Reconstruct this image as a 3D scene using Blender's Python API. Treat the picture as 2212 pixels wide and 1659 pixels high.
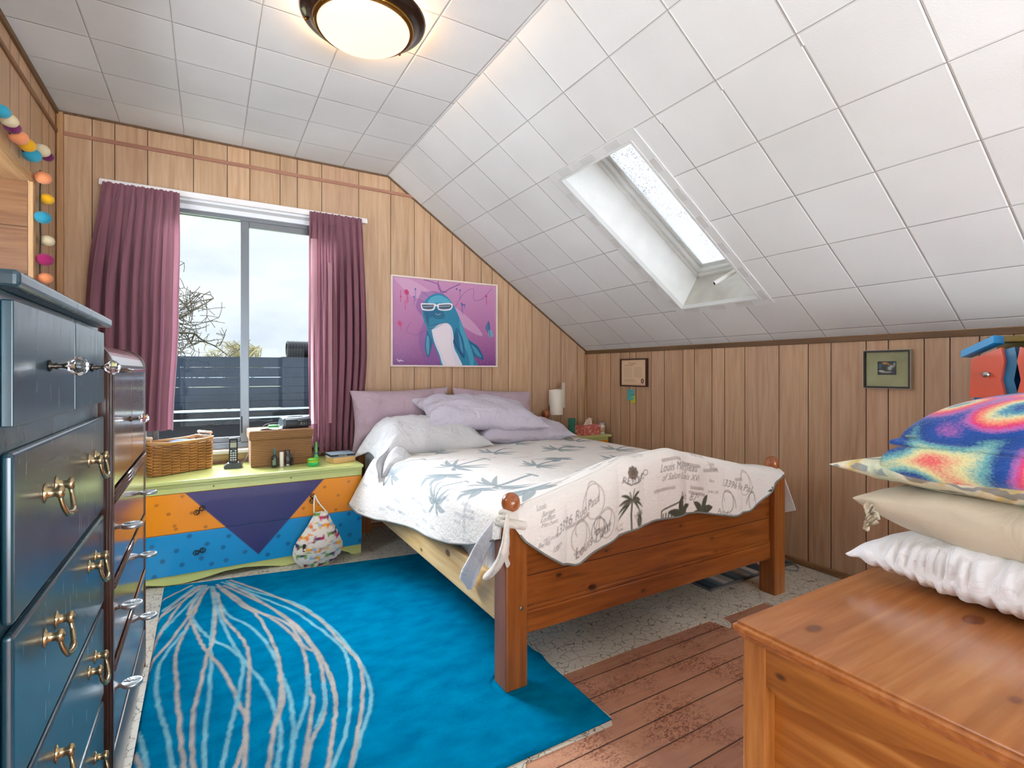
import bpy, bmesh, math, random
import numpy as np
from mathutils import Vector, Matrix

for o in list(bpy.data.objects):
    bpy.data.objects.remove(o)
SC = bpy.context.scene
COL = SC.collection
PI = math.pi
random.seed(7)
rng = np.random.RandomState(5)

# ------------------------------------------------------------------ camera
FPX, YAW, V0, CAMH = 1105.0, math.radians(30.6), 803.5, 1.15
cam = bpy.data.cameras.new('camera'); camo = bpy.data.objects.new('camera', cam); COL.objects.link(camo)
camo.location = (0, 0, CAMH); camo.rotation_euler = (PI/2, 0, -YAW)
cam.sensor_width = 36; cam.sensor_fit = 'HORIZONTAL'; cam.lens = FPX/2212*36
cam.shift_y = (V0-829.5)/2212; cam.clip_start = 0.05; cam.clip_end = 2000
SC.camera = camo

def ray(u, v):
    c, s = math.cos(YAW), math.sin(YAW); a = (u-1106)/FPX
    return (s+c*a, c-s*a, -(v-V0)/FPX)
def at(u, v, ax, val):
    d = ray(u, v); i = 'xyz'.index(ax); C = (0, 0, CAMH); t = (val-C[i])/d[i]
    return Vector((C[0]+d[0]*t, C[1]+d[1]*t, C[2]+d[2]*t))

# ------------------------------------------------------------------ colour helpers
def S(r, g=None, b=None):
    if g is None: r, g, b = [int(r[i:i+2], 16) for i in (0, 2, 4)]
    f = lambda c: (c/255/12.92) if c/255 <= .04045 else ((c/255+.055)/1.055)**2.4
    return (f(r), f(g), f(b))

# ------------------------------------------------------------------ world (bright hazy sky)
SC.view_settings.view_transform = 'Standard'; SC.view_settings.look = 'None'
SC.view_settings.exposure = 0.60; SC.view_settings.gamma = 1.0; SC.view_settings.use_curve_mapping = False
SC.cycles.use_denoising = True
SC.cycles.max_bounces = 9; SC.cycles.diffuse_bounces = 5; SC.cycles.transparent_max_bounces = 12
SC.cycles.sample_clamp_indirect = 8
W = bpy.data.worlds.new('World'); SC.world = W; W.use_nodes = True
nt = W.node_tree; nt.nodes.clear()
def wn(t, **k):
    n = nt.nodes.new(t)
    for a, b in k.items(): setattr(n, a, b)
    return n
tc = wn('ShaderNodeTexCoord'); sp = wn('ShaderNodeSeparateXYZ'); nt.links.new(tc.outputs['Generated'], sp.inputs[0])
mp = wn('ShaderNodeMapping'); mp.inputs['Scale'].default_value = (1, 1, 2.6); nt.links.new(tc.outputs['Generated'], mp.inputs[0])
nz = wn('ShaderNodeTexNoise'); nz.inputs['Scale'].default_value = 4.0; nz.inputs['Detail'].default_value = 8; nz.inputs['Roughness'].default_value = .55
nt.links.new(mp.outputs[0], nz.inputs['Vector'])
cr = wn('ShaderNodeValToRGB'); cr.color_ramp.elements[0].position = .34; cr.color_ramp.elements[0].color = (*S(214, 224, 236), 1)
cr.color_ramp.elements[1].position = .56; cr.color_ramp.elements[1].color = (*S(238, 244, 250), 1)
nt.links.new(nz.outputs['Fac'], cr.inputs[0])
# the haze round the sun, off to the upper left beyond the window
vd = wn('ShaderNodeVectorMath', operation='DOT_PRODUCT'); vd.inputs[1].default_value = Vector((-.30, .76, .50)).normalized()
nt.links.new(tc.outputs['Generated'], vd.inputs[0])
sg = wn('ShaderNodeMapRange', interpolation_type='SMOOTHSTEP'); sg.inputs[1].default_value = .90; sg.inputs[2].default_value = 1.0
sg.inputs[3].default_value = 0; sg.inputs[4].default_value = 34
nt.links.new(vd.outputs['Value'], sg.inputs[0])
el = wn('ShaderNodeMapRange', interpolation_type='SMOOTHSTEP'); el.inputs[1].default_value = .30; el.inputs[2].default_value = .62
el.inputs[3].default_value = 0.80; el.inputs[4].default_value = 14.0
nt.links.new(sp.outputs['Z'], el.inputs[0])
rr = wn('ShaderNodeMapRange', interpolation_type='SMOOTHSTEP'); rr.inputs[1].default_value = .1; rr.inputs[2].default_value = -.35
rr.inputs[3].default_value = 0; rr.inputs[4].default_value = 5.4
nt.links.new(sp.outputs['Y'], rr.inputs[0])
a1 = wn('ShaderNodeMath', operation='ADD'); nt.links.new(el.outputs[0], a1.inputs[0]); nt.links.new(sg.outputs[0], a1.inputs[1])
gb_ = wn('ShaderNodeMapRange', interpolation_type='SMOOTHSTEP'); gb_.inputs[1].default_value = .02; gb_.inputs[2].default_value = -.25   # extra world light below the horizon, added to brighten the ceiling
gb_.inputs[3].default_value = 1.0; gb_.inputs[4].default_value = 2.2
nt.links.new(sp.outputs['Z'], gb_.inputs[0])
lw_ = wn('ShaderNodeMapRange', interpolation_type='SMOOTHSTEP'); lw_.inputs[1].default_value = -.45; lw_.inputs[2].default_value = -.85; lw_.inputs[3].default_value = 0; lw_.inputs[4].default_value = 4.6
nt.links.new(sp.outputs['X'], lw_.inputs[0])
rl_ = wn('ShaderNodeMath', operation='MAXIMUM'); nt.links.new(rr.outputs[0], rl_.inputs[0]); nt.links.new(lw_.outputs[0], rl_.inputs[1])
gm = wn('ShaderNodeMath', operation='MULTIPLY'); nt.links.new(rl_.outputs[0], gm.inputs[0]); nt.links.new(gb_.outputs[0], gm.inputs[1])
a2 = wn('ShaderNodeMath', operation='ADD'); nt.links.new(a1.outputs[0], a2.inputs[0]); nt.links.new(gm.outputs[0], a2.inputs[1])
bg = wn('ShaderNodeBackground'); nt.links.new(cr.outputs[0], bg.inputs['Color']); nt.links.new(a2.outputs[0], bg.inputs['Strength'])
wo = wn('ShaderNodeOutputWorld'); nt.links.new(bg.outputs[0], wo.inputs[0])

# ------------------------------------------------------------------ materials
MATS = {}
def newmat(name):
    m = bpy.data.materials.new(name); m.use_nodes = True
    return m, m.node_tree, m.node_tree.nodes['Principled BSDF']
def N(t, typ, ins=None, **k):
    n = t.nodes.new(typ)
    for a, b in k.items(): setattr(n, a, b)
    if ins:
        for a, b in ins.items():
            if isinstance(b, bpy.types.NodeSocket): t.links.new(b, n.inputs[a])
            else: n.inputs[a].default_value = b
    return n
def ramp(t, fac, stops, interp='LINEAR'):
    n = t.nodes.new('ShaderNodeValToRGB'); r = n.color_ramp; r.interpolation = interp
    while len(r.elements) < len(stops): r.elements.new(.5)
    for e, (p, c) in zip(r.elements, stops): e.position = p; e.color = (*c, 1) if len(c) == 3 else c
    t.links.new(fac, n.inputs[0]); return n
def objco(t, scale=(1, 1, 1), rot=(0, 0, 0), uv=False):
    c = t.nodes.new('ShaderNodeTexCoord')
    return N(t, 'ShaderNodeMapping', {'Vector': c.outputs['UV' if uv else 'Object'], 'Scale': scale, 'Rotation': rot}).outputs[0]
def bump(t, p, h, strength=.3, dist=.01, prev=None):
    b = N(t, 'ShaderNodeBump', {'Height': h, 'Strength': strength, 'Distance': dist})
    if prev is not None: t.links.new(prev.outputs[0], b.inputs['Normal'])
    t.links.new(b.outputs[0], p.inputs['Normal']); return b
def mixc(t, fac, a, b, typ='MIX'):
    n = N(t, 'ShaderNodeMix', data_type='RGBA', blend_type=typ)
    for i, v in ((0, fac), (6, a), (7, b)):
        if isinstance(v, bpy.types.NodeSocket): t.links.new(v, n.inputs[i])
        else: n.inputs[i].default_value = (*v, 1) if isinstance(v, tuple) and len(v) == 3 else v
    return n.outputs[2]
def mth(t, op, a, b=0.0, c=None):
    n = t.nodes.new('ShaderNodeMath'); n.operation = op
    for i, v in ((0, a), (1, b), (2, c)):
        if v is None: continue
        if isinstance(v, bpy.types.NodeSocket): t.links.new(v, n.inputs[i])
        else: n.inputs[i].default_value = v
    return n.outputs[0]

def plain(name, col, rough=.5, metal=0., spec=.5, bumpy=0., bscale=200., coat=0., trans=0., var=.04):
    if name in MATS: return MATS[name]
    m, t, p = newmat(name)
    co = objco(t)
    nzz = N(t, 'ShaderNodeTexNoise', {'Vector': co, 'Scale': 9., 'Detail': 4.})
    c = ramp(t, nzz.outputs['Fac'], [(.3, tuple(x*(1-var) for x in col)), (.7, tuple(min(1, x*(1+var)) for x in col))])
    t.links.new(c.outputs[0], p.inputs['Base Color'])
    p.inputs['Roughness'].default_value = rough; p.inputs['Metallic'].default_value = metal
    p.inputs['Specular IOR Level'].default_value = spec; p.inputs['Coat Weight'].default_value = coat
    p.inputs['Transmission Weight'].default_value = trans
    if bumpy:
        n2 = N(t, 'ShaderNodeTexNoise', {'Vector': co, 'Scale': bscale, 'Detail': 3.})
        bump(t, p, n2.outputs['Fac'], bumpy, .004)
    MATS[name] = m; return m

def fabric(name, col, rough=.95, weave=900., bs=.25, wr=0., transl=0., var=.05, sheen=.2):
    if name in MATS: return MATS[name]
    m, t, p = newmat(name); co = objco(t)
    n1 = N(t, 'ShaderNodeTexNoise', {'Vector': co, 'Scale': 6., 'Detail': 5.})
    c = ramp(t, n1.outputs['Fac'], [(.3, tuple(x*(1-var) for x in col)), (.7, tuple(min(1, x*(1+var)) for x in col))])
    t.links.new(c.outputs[0], p.inputs['Base Color']); p.inputs['Roughness'].default_value = rough
    p.inputs['Specular IOR Level'].default_value = .15; p.inputs['Sheen Weight'].default_value = sheen
    n2 = N(t, 'ShaderNodeTexNoise', {'Vector': co, 'Scale': weave, 'Detail': 2.})
    b = bump(t, p, n2.outputs['Fac'], bs, .001)
    if wr:
        n3 = N(t, 'ShaderNodeTexNoise', {'Vector': co, 'Scale': 14., 'Detail': 6., 'Distortion': .8})
        bump(t, p, n3.outputs['Fac'], wr, .03, b)
    if transl:
        o = t.nodes['Material Output']; tr = N(t, 'ShaderNodeBsdfTranslucent', {'Color': c.outputs[0]})
        mx = N(t, 'ShaderNodeMixShader', {0: transl, 1: p.outputs[0], 2: tr.outputs[0]}); t.links.new(mx.outputs[0], o.inputs[0])
    MATS[name] = m; return m

def wood(name, cols, axis='z', rough=.45, scale=1., knots=None, coat=0., grain=1., attr=None, bs=.08, knotcol=(.05, .015, .005), kflat=None):
    """long-grain wood; axis = grain direction"""
    if name in MATS: return MATS[name]
    m, t, p = newmat(name)
    st = {'x': (.06, 1, 1), 'y': (1, .06, 1), 'z': (1, 1, .06)}[axis]
    co = objco(t, tuple(s*scale for s in st))
    warp = N(t, 'ShaderNodeTexNoise', {'Vector': objco(t, tuple(s*scale*.6 for s in st)), 'Scale': 9., 'Detail': 2.})
    n1 = N(t, 'ShaderNodeTexNoise', {'Vector': co, 'Scale': 60., 'Detail': 6., 'Roughness': .6, 'Distortion': .6})
    n2 = N(t, 'ShaderNodeTexNoise', {'Vector': co, 'Scale': 14., 'Detail': 3., 'Distortion': 2.5})
    f = mth(t, 'ADD', mth(t, 'MULTIPLY', n1.outputs['Fac'], .45), mth(t, 'MULTIPLY', n2.outputs['Fac'], .55))
    c = ramp(t, f, [(.33, cols[0]), (.5, cols[1]), (.66, cols[2])]).outputs[0]
    if grain != 1.: c = mixc(t, grain, cols[1], c)
    if knots:
        kc = objco(t, tuple(0. if kflat == 'xyz'[i_] else {True: .55, False: 1.}[s < 1]*1. for i_, s in enumerate(st)))
        if kflat:
            ks_ = N(t, 'ShaderNodeSeparateXYZ', {0: kc}); ij = [i_ for i_ in range(3) if 'xyz'[i_] != kflat]
            kc = N(t, 'ShaderNodeCombineXYZ', {0: ks_.outputs[ij[0]], 1: ks_.outputs[ij[1]]}).outputs[0]
        v = N(t, 'ShaderNodeTexVoronoi', {'Vector': kc, 'Scale': knots, 'Randomness': 1.}, voronoi_dimensions='2D' if kflat else '3D')
        rnd = N(t, 'ShaderNodeSeparateColor', {0: v.outputs['Color']})
        d = mth(t, 'ADD', v.outputs['Distance'], mth(t, 'MULTIPLY', rnd.outputs[0], .16))
        kf = ramp(t, d, [(.085, (.9, .9, .9)), (.12, (0, 0, 0))]).outputs[0]
        halo = ramp(t, d, [(.10, (.5, .5, .5)), (.22, (0, 0, 0))]).outputs[0]
        c = mixc(t, halo, c, cols[0]); c = mixc(t, kf, c, knotcol)
    if attr:
        a = N(t, 'ShaderNodeAttribute', attribute_name=attr)
        c = mixc(t, 1., c, a.outputs['Color'], 'MULTIPLY')
    t.links.new(c, p.inputs['Base Color']); p.inputs['Roughness'].default_value = rough; p.inputs['Coat Weight'].default_value = coat
    p.inputs['Coat Roughness'].default_value = .15
    bump(t, p, f, bs, .004)
    MATS[name] = m; return m

def attrmat(name, rough=.8, kind=None, sheen=0., coat=0.):
    if name in MATS: return MATS[name]
    m, t, p = newmat(name)
    a = N(t, 'ShaderNodeAttribute', attribute_name='Col')
    t.links.new(a.outputs['Color'], p.inputs['Base Color']); p.inputs['Roughness'].default_value = rough
    p.inputs['Sheen Weight'].default_value = sheen; p.inputs['Coat Weight'].default_value = coat
    co = objco(t)
    if kind == 'quilt':
        w = N(t, 'ShaderNodeTexNoise', {'Vector': objco(t, (.45, 1, 1)), 'Scale': 75., 'Detail': 2., 'Distortion': .6})
        w2 = N(t, 'ShaderNodeTexNoise', {'Vector': co, 'Scale': 9., 'Detail': 4.})
        b = bump(t, p, w.outputs['Fac'], .55, .008); bump(t, p, w2.outputs['Fac'], .35, .03, b)
    elif kind == 'rug':
        w = N(t, 'ShaderNodeTexNoise', {'Vector': co, 'Scale': 420., 'Detail': 3.})
        w2 = N(t, 'ShaderNodeTexNoise', {'Vector': objco(t, (.6, 1, 1)), 'Scale': 16., 'Detail': 5.})
        c2 = mixc(t, 1., a.outputs['Color'], ramp(t, w2.outputs['Fac'], [(.32, (.62, .68, .74)), (.66, (1, 1, 1))]).outputs[0], 'MULTIPLY')
        c3 = mixc(t, 1., c2, ramp(t, w.outputs['Fac'], [(.3, (.72, .72, .72)), (.7, (1, 1, 1))]).outputs[0], 'MULTIPLY')
        t.links.new(c3, p.inputs['Base Color'])
        p.inputs['Specular IOR Level'].default_value = 0.
        bump(t, p, w.outputs['Fac'], .8, .005)
    elif kind == 'cloth':
        w = N(t, 'ShaderNodeTexNoise', {'Vector': co, 'Scale': 30., 'Detail': 5., 'Distortion': .5})
        bump(t, p, w.outputs['Fac'], .4, .015)
    elif kind == 'paint':
        w = N(t, 'ShaderNodeTexNoise', {'Vector': co, 'Scale': 40., 'Detail': 3.})
        bump(t, p, w.outputs['Fac'], .04, .003)
    MATS[name] = m; return m

def glassmat(name, tint=(1, 1, 1), refl=.08, rough=0.):
    """thin window glass: passes light, small mirror reflection"""
    if name in MATS: return MATS[name]
    m, t, p = newmat(name); t.nodes.remove(p)
    tr = N(t, 'ShaderNodeBsdfTransparent', {'Color': (*tint, 1)}); gl = N(t, 'ShaderNodeBsdfGlossy', {'Roughness': rough})
    lw = N(t, 'ShaderNodeLayerWeight', {'Blend': .25})
    f = mth(t, 'MULTIPLY_ADD', lw.outputs['Fresnel'], .08, refl*.2)
    mx = N(t, 'ShaderNodeMixShader', {0: f, 1: tr.outputs[0], 2: gl.outputs[0]}); t.links.new(mx.outputs[0], t.nodes['Material Output'].inputs[0])
    MATS[name] = m; return m

def emis(name, col, st):
    m, t, p = newmat(name)
    p.inputs['Emission Color'].default_value = (*col, 1); p.inputs['Emission Strength'].default_value = st
    p.inputs['Base Color'].default_value = (.22, .20, .16, 1); p.inputs['Roughness'].default_value = .4
    MATS[name] = m; return m

# ------------------------------------------------------------------ mesh building
class MB:
    def __init__(s): s.v = []; s.f = []; s.mi = []; s.col = None; s.uv = None; s.smooth = []
    def add(s, vs, fs, mi=0, sm=False, M=None):
        o = len(s.v)
        if M is not None: vs = [tuple(M @ Vector(p)) for p in vs]
        s.v += [tuple(p) for p in vs]; s.f += [tuple(i+o for i in f) for f in fs]; s.mi += [mi]*len(fs); s.smooth += [sm]*len(fs)
        return s
    def box(s, x0, x1, y0, y1, z0, z1, mi=0, bev=0., M=None, seg=2):
        if bev <= 0:
            vs = [(x, y, z) for x in (x0, x1) for y in (y0, y1) for z in (z0, z1)]
            return s.add(vs, [(0, 1, 3, 2), (4, 6, 7, 5), (0, 4, 5, 1), (2, 3, 7, 6), (0, 2, 6, 4), (1, 5, 7, 3)], mi, False, M)
        bm = bmesh.new(); bmesh.ops.create_cube(bm, size=1)
        for v in bm.verts: v.co = ((x0+x1)/2+v.co.x*(x1-x0), (y0+y1)/2+v.co.y*(y1-y0), (z0+z1)/2+v.co.z*(z1-z0))
        bmesh.ops.bevel(bm, geom=bm.edges[:], offset=bev, segments=seg, profile=.5, affect='EDGES')
        bm.verts.ensure_lookup_table(); bm.verts.index_update()
        s.add([tuple(v.co) for v in bm.verts], [tuple(v.index for v in f.verts) for f in bm.faces], mi, False, M); bm.free(); return s
    def prism(s, pts, h0, h1, ax='y', mi=0, M=None):
        """2-D outline extruded along ax; pts in the two other axes in order"""
        n = len(pts)
        def P(p, h):
            if ax == 'x': return (h, p[0], p[1])
            if ax == 'y': return (p[0], h, p[1])
            return (p[0], p[1], h)
        vs = [P(p, h0) for p in pts]+[P(p, h1) for p in pts]
        fs = [tuple(range(n)), tuple(range(2*n-1, n-1, -1))]+[(i, (i+1) % n, n+(i+1) % n, n+i) for i in range(n)]
        return s.add(vs, fs, mi, False, M)
    def lathe(s, prof, seg=24, mi=0, M=None, sm=True, c=(0, 0, 0)):
        vs = []; fs = []
        for r, z in prof:
            for k in range(seg): a = 2*PI*k/seg; vs.append((c[0]+r*math.cos(a), c[1]+r*math.sin(a), c[2]+z))
        n = len(prof)
        for i in range(n-1):
            for k in range(seg):
                k2 = (k+1) % seg; fs.append((i*seg+k, i*seg+k2, (i+1)*seg+k2, (i+1)*seg+k))
        fs.append(tuple(range(seg-1, -1, -1))); fs.append(tuple(range((n-1)*seg, n*seg)))
        return s.add(vs, fs, mi, sm, M)
    def tube(s, pts, r, seg=8, mi=0, closed=False, M=None, flat=1.):
        pts = [Vector(p) for p in pts]; n = len(pts); vs = []; fs = []
        rr_ = r if hasattr(r, '__len__') else [r]*n
        up = Vector((0, 0, 1)); prevx = None
        for i, p in enumerate(pts):
            if closed: d = pts[(i+1) % n]-pts[i-1]
            else: d = pts[min(i+1, n-1)]-pts[max(i-1, 0)]
            if d.length < 1e-9: d = Vector((0, 0, 1))
            d.normalize()
            if prevx is None:
                prevx = d.cross(up)
                if prevx.length < .1: prevx = d.cross(Vector((1, 0, 0)))
            x = prevx-d*prevx.dot(d)
            if x.length < 1e-6: x = d.orthogonal()
            x.normalize(); y = d.cross(x); prevx = x
            for k in range(seg):
                a = 2*PI*k/seg; vs.append(tuple(p+x*math.cos(a)*rr_[i]+y*math.sin(a)*rr_[i]*flat))
        m = n if closed else n-1
        for i in range(m):
            j = (i+1) % n
            for k in range(seg): k2 = (k+1) % seg; fs.append((i*seg+k, i*seg+k2, j*seg+k2, j*seg+k))
        if not closed: fs.append(tuple(range(seg-1, -1, -1))); fs.append(tuple(range((n-1)*seg, n*seg)))
        return s.add(vs, fs, mi, True, M)
    def ball(s, c, r, seg=16, mi=0, sc=(1, 1, 1), M=None):
        prof = [(max(1e-4, math.sin(PI*i/(seg//2))), -math.cos(PI*i/(seg//2))) for i in range(seg//2+1)]
        MM = Matrix.Translation(c) @ Matrix.Diagonal((r*sc[0], r*sc[1], r*sc[2], 1))
        if M is not None: MM = M @ MM
        return s.lathe(prof, seg, mi, MM)
    def grid(s, P, mi=0, sm=True, flip=False):
        H, Wd = P.shape[:2]; o = len(s.v)
        s.v += [tuple(p) for p in P.reshape(-1, 3).tolist()]
        for i in range(H-1):
            for j in range(Wd-1):
                a = o+i*Wd+j; q = (a, a+1, a+Wd+1, a+Wd)
                s.f.append(q[::-1] if flip else q)
        s.mi += [mi]*((H-1)*(Wd-1)); s.smooth += [sm]*((H-1)*(Wd-1)); return s

def build(name, mb, mats, parent=None, kind=None, off=None, merge=0., autosm=None, mods=None):
    if not isinstance(mats, (list, tuple)): mats = [mats]
    me = bpy.data.meshes.new(name)
    o3 = Vector(parent['org']) if parent is not None and 'org' in parent else (Vector(off) if off is not None else Vector((0, 0, 0)))
    V = np.array(mb.v, dtype=np.float32)-np.array(o3, dtype=np.float32)
    me.from_pydata(V.tolist(), [], mb.f)
    for m in mats: me.materials.append(m)
    me.polygons.foreach_set('material_index', mb.mi); me.polygons.foreach_set('use_smooth', mb.smooth)
    if mb.col is not None:
        ca = me.color_attributes.new('Col', 'FLOAT_COLOR', 'POINT')
        c = np.ones((len(mb.v), 4), dtype=np.float32); c[:, :3] = np.array(mb.col).reshape(-1, 3); ca.data.foreach_set('color', c.ravel())
    if mb.uv is not None:
        uvl = me.uv_layers.new(name='UVMap'); li = np.zeros(len(me.loops), dtype=np.int32); me.loops.foreach_get('vertex_index', li)
        uvl.data.foreach_set('uv', np.array(mb.uv, dtype=np.float32)[li].ravel())
    if merge or True:
        bm = bmesh.new(); bm.from_mesh(me)
        if merge: bmesh.ops.remove_doubles(bm, verts=bm.verts, dist=merge)
        if len(bm.faces) < 60000: bmesh.ops.recalc_face_normals(bm, faces=bm.faces)
        bm.to_mesh(me); bm.free()
    me.update()
    ob = bpy.data.objects.new(name, me); COL.objects.link(ob)
    if parent is not None: ob.parent = parent
    else: ob.location = o3; ob['org'] = tuple(o3)
    if kind: ob['kind'] = kind
    # a part knows the origin of its thing so that a sub-part lands right
    if parent is not None and 'org' in parent: ob['org'] = parent['org']
    return ob
ORG = []
def thing(name, label, cat, loc, group=None):
    e = bpy.data.objects.new(name, None); COL.objects.link(e); e.location = loc; e.empty_display_size = .05
    e['org'] = tuple(loc); ORG.append(e)
    e['label'] = label; e['category'] = cat
    if group: e['group'] = group
    return e
def solo(name, mb, mats, label, cat, group=None, **k):
    V = np.array(mb.v); off = ((V[:, 0].min()+V[:, 0].max())/2, (V[:, 1].min()+V[:, 1].max())/2, V[:, 2].min())
    o = build(name, mb, mats, None, off=off, **k); o['label'] = label; o['category'] = cat
    if group: o['group'] = group
    return o
def struct(name, mb, mats, parent=None, **k):
    return build(name, mb, mats, parent, kind='structure' if parent is None else None, **k)
def plabel(o, s): o['label'] = s; return o

# soft pseudo noise from summed sines (vectorised)
def sn(x, y, seed=0, f=1., n=9):
    r = np.random.RandomState(seed); out = 0
    for k in range(n):
        a = r.rand()*2*PI; fr = f*(.5+1.5*r.rand()); ph = r.rand()*2*PI
        out = out+np.sin((x*math.cos(a)+y*math.sin(a))*fr*2*PI+ph+1.3*np.sin((x*math.sin(a)-y*math.cos(a))*fr*3+ph*2))
    return out/n

class Canvas:
    def __init__(s, x0, x1, y0, y1, res, col):
        s.x0, s.y0, s.res = x0, y0, res
        s.nx = int(round((x1-x0)/res))+1; s.ny = int(round((y1-y0)/res))+1
        s.X, s.Y = np.meshgrid(x0+np.arange(s.nx)*res, y0+np.arange(s.ny)*res)
        s.C = np.zeros((s.ny, s.nx, 3)); s.C[:] = col
    def crop(s, xa, xb, ya, yb):
        i0 = max(0, int((ya-s.y0)/s.res)-1); i1 = min(s.ny, int((yb-s.y0)/s.res)+3)
        j0 = max(0, int((xa-s.x0)/s.res)-1); j1 = min(s.nx, int((xb-s.x0)/s.res)+3)
        return (slice(i0, i1), slice(j0, j1)) if i1 > i0 and j1 > j0 else None
    def put(s, sl, m, col, a):
        m = (np.clip(m, 0, 1)*a)[..., None]; s.C[sl] = s.C[sl]*(1-m)+np.array(col)*m
    def poly(s, pts, col, a=1.):
        xs = [p[0] for p in pts]; ys = [p[1] for p in pts]; sl = s.crop(min(xs), max(xs), min(ys), max(ys))
        if sl is None: return
        acc = 0
        for dx, dy in ((-.25, -.25), (.25, -.25), (-.25, .25), (.25, .25)):
            X = s.X[sl]+dx*s.res; Y = s.Y[sl]+dy*s.res; ins = np.zeros(X.shape, bool); n = len(pts)
            for i in range(n):
                x1, y1 = pts[i]; x2, y2 = pts[(i+1) % n]
                if y1 == y2: continue
                c = ((y1 > Y) != (y2 > Y)) & (X < (x2-x1)*(Y-y1)/(y2-y1)+x1); ins ^= c
            acc = acc+ins*.25
        s.put(sl, acc, col, a)
    def stroke(s, pts, w, col, a=1., wob=0.):
        pts = np.array(pts, float); r = w/2; sl = s.crop(pts[:, 0].min()-r, pts[:, 0].max()+r, pts[:, 1].min()-r, pts[:, 1].max()+r)
        if sl is None: return
        m = np.zeros(s.X[sl].shape)
        for p, q in zip(pts[:-1], pts[1:]):
            s2 = s.crop(min(p[0], q[0])-r, max(p[0], q[0])+r, min(p[1], q[1])-r, max(p[1], q[1])+r)
            if s2 is None: continue
            X = s.X[s2]; Y = s.Y[s2]; d = q-p; L = max(d@d, 1e-12); tt = np.clip(((X-p[0])*d[0]+(Y-p[1])*d[1])/L, 0, 1)
            D = np.hypot(X-p[0]-tt*d[0], Y-p[1]-tt*d[1])
            cov = np.clip((r-D)/s.res+.5, 0, 1)
            full = (slice(s2[0].start-sl[0].start, s2[0].stop-sl[0].start), slice(s2[1].start-sl[1].start, s2[1].stop-sl[1].start))
            try: m[full] = np.maximum(m[full], cov)
            except Exception: pass
        s.put(sl, m, col, a)
    def ell(s, cx, cy, rx, ry, rot, col, a=1., soft=0.):
        R = max(rx, ry)*(1+soft); sl = s.crop(cx-R, cx+R, cy-R, cy+R)
        if sl is None: return
        X = s.X[sl]-cx; Y = s.Y[sl]-cy; c, si = math.cos(rot), math.sin(rot)
        d = np.hypot((X*c+Y*si)/rx, (-X*si+Y*c)/ry); e = max(soft, s.res/min(rx, ry))
        s.put(sl, (1-d)/e+.5, col, a)
    def text(s, st, x, y, h, col, rot=0., shear=.0, a=1., wide=1.):
        tris = text_tris(st); c, si = math.cos(rot), math.sin(rot)
        for tri in tris:
            pts = []
            for (px, py) in tri:
                px, py = px*h*wide+py*h*shear, py*h; pts.append((x+px*c-py*si, y+px*si+py*c))
            s.poly(pts, col, a)
    def sample(s, X, Y):
        fx = np.clip((X-s.x0)/s.res, 0, s.nx-1.001); fy = np.clip((Y-s.y0)/s.res, 0, s.ny-1.001)
        i = fy.astype(int); j = fx.astype(int); u = (fx-j)[..., None]; v = (fy-i)[..., None]
        return (s.C[i, j]*(1-u)+s.C[i, j+1]*u)*(1-v)+(s.C[i+1, j]*(1-u)+s.C[i+1, j+1]*u)*v
_tc = {}
def text_mesh(st):
    cu = bpy.data.curves.new('t', 'FONT'); cu.body = st; cu.size = 1.0; cu.resolution_u = 3
    ob = bpy.data.objects.new('t', cu); COL.objects.link(ob)
    dg = bpy.context.evaluated_depsgraph_get(); ev = ob.evaluated_get(dg); me = ev.to_mesh()
    vs = [tuple(v.co) for v in me.vertices]; fs = [tuple(p.vertices) for p in me.polygons]
    ev.to_mesh_clear(); bpy.data.objects.remove(ob); bpy.data.curves.remove(cu)
    return vs, fs
def text_tris(st):
    if st not in _tc:
        vs, fs = text_mesh(st); _tc[st] = [[vs[i][:2] for i in f] for f in fs]
    return _tc[st]
def text_mb(st, size, M, th=.0005, mi=0, mb=None):
    """raised lettering: plane XY of M"""
    vs, fs = text_mesh(st); mb = mb or MB()
    w = max(v[0] for v in vs) if vs else 0
    mb.add([((v[0]-w/2)*size, v[1]*size, th) for v in vs], fs, mi, False, M)
    return mb
def smooth_line(pts, n=10):
    pts = [np.array(p, float) for p in pts]; out = []
    P = [pts[0]]+pts+[pts[-1]]
    for i in range(1, len(P)-2):
        for k in range(n):
            t = k/n; a, b, c, d = P[i-1], P[i], P[i+1], P[i+2]
            out.append(.5*((2*b)+(-a+c)*t+(2*a-5*b+4*c-d)*t*t+(-a+3*b-3*c+d)*t**3))
    out.append(pts[-1]); return out
def canvas_plane(cv, pos, name, mat, parent, step=1, thick=None, **k):
    X = cv.X[::step, ::step]; Y = cv.Y[::step, ::step]; C = cv.C[::step, ::step]
    mb = MB(); P = pos(X, Y); mb.grid(P, sm=False); mb.col = C.reshape(-1, 3); return build(name, mb, mat, parent, **k)
def interp(x, pts):
    xs, ys = zip(*pts); return np.interp(x, xs, ys)

# ================================================================== THE ROOM
XL, XR, YB, YF = -0.74, 3.035, 3.776, -1.75
ZC, XC, ZK = 2.62, 1.155, 1.35
SL = math.hypot(XR-XC, ZC-ZK); SX, SZ = (XR-XC)/SL, -(ZC-ZK)/SL       # direction down the slope
NS = Vector((-SZ, 0, SX)).normalized()                                  # outward normal of the slope
def slp(s, y, d=0.): return (XC+SX*s+NS.x*d, y, ZC+SZ*s+NS.z*d)

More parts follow.
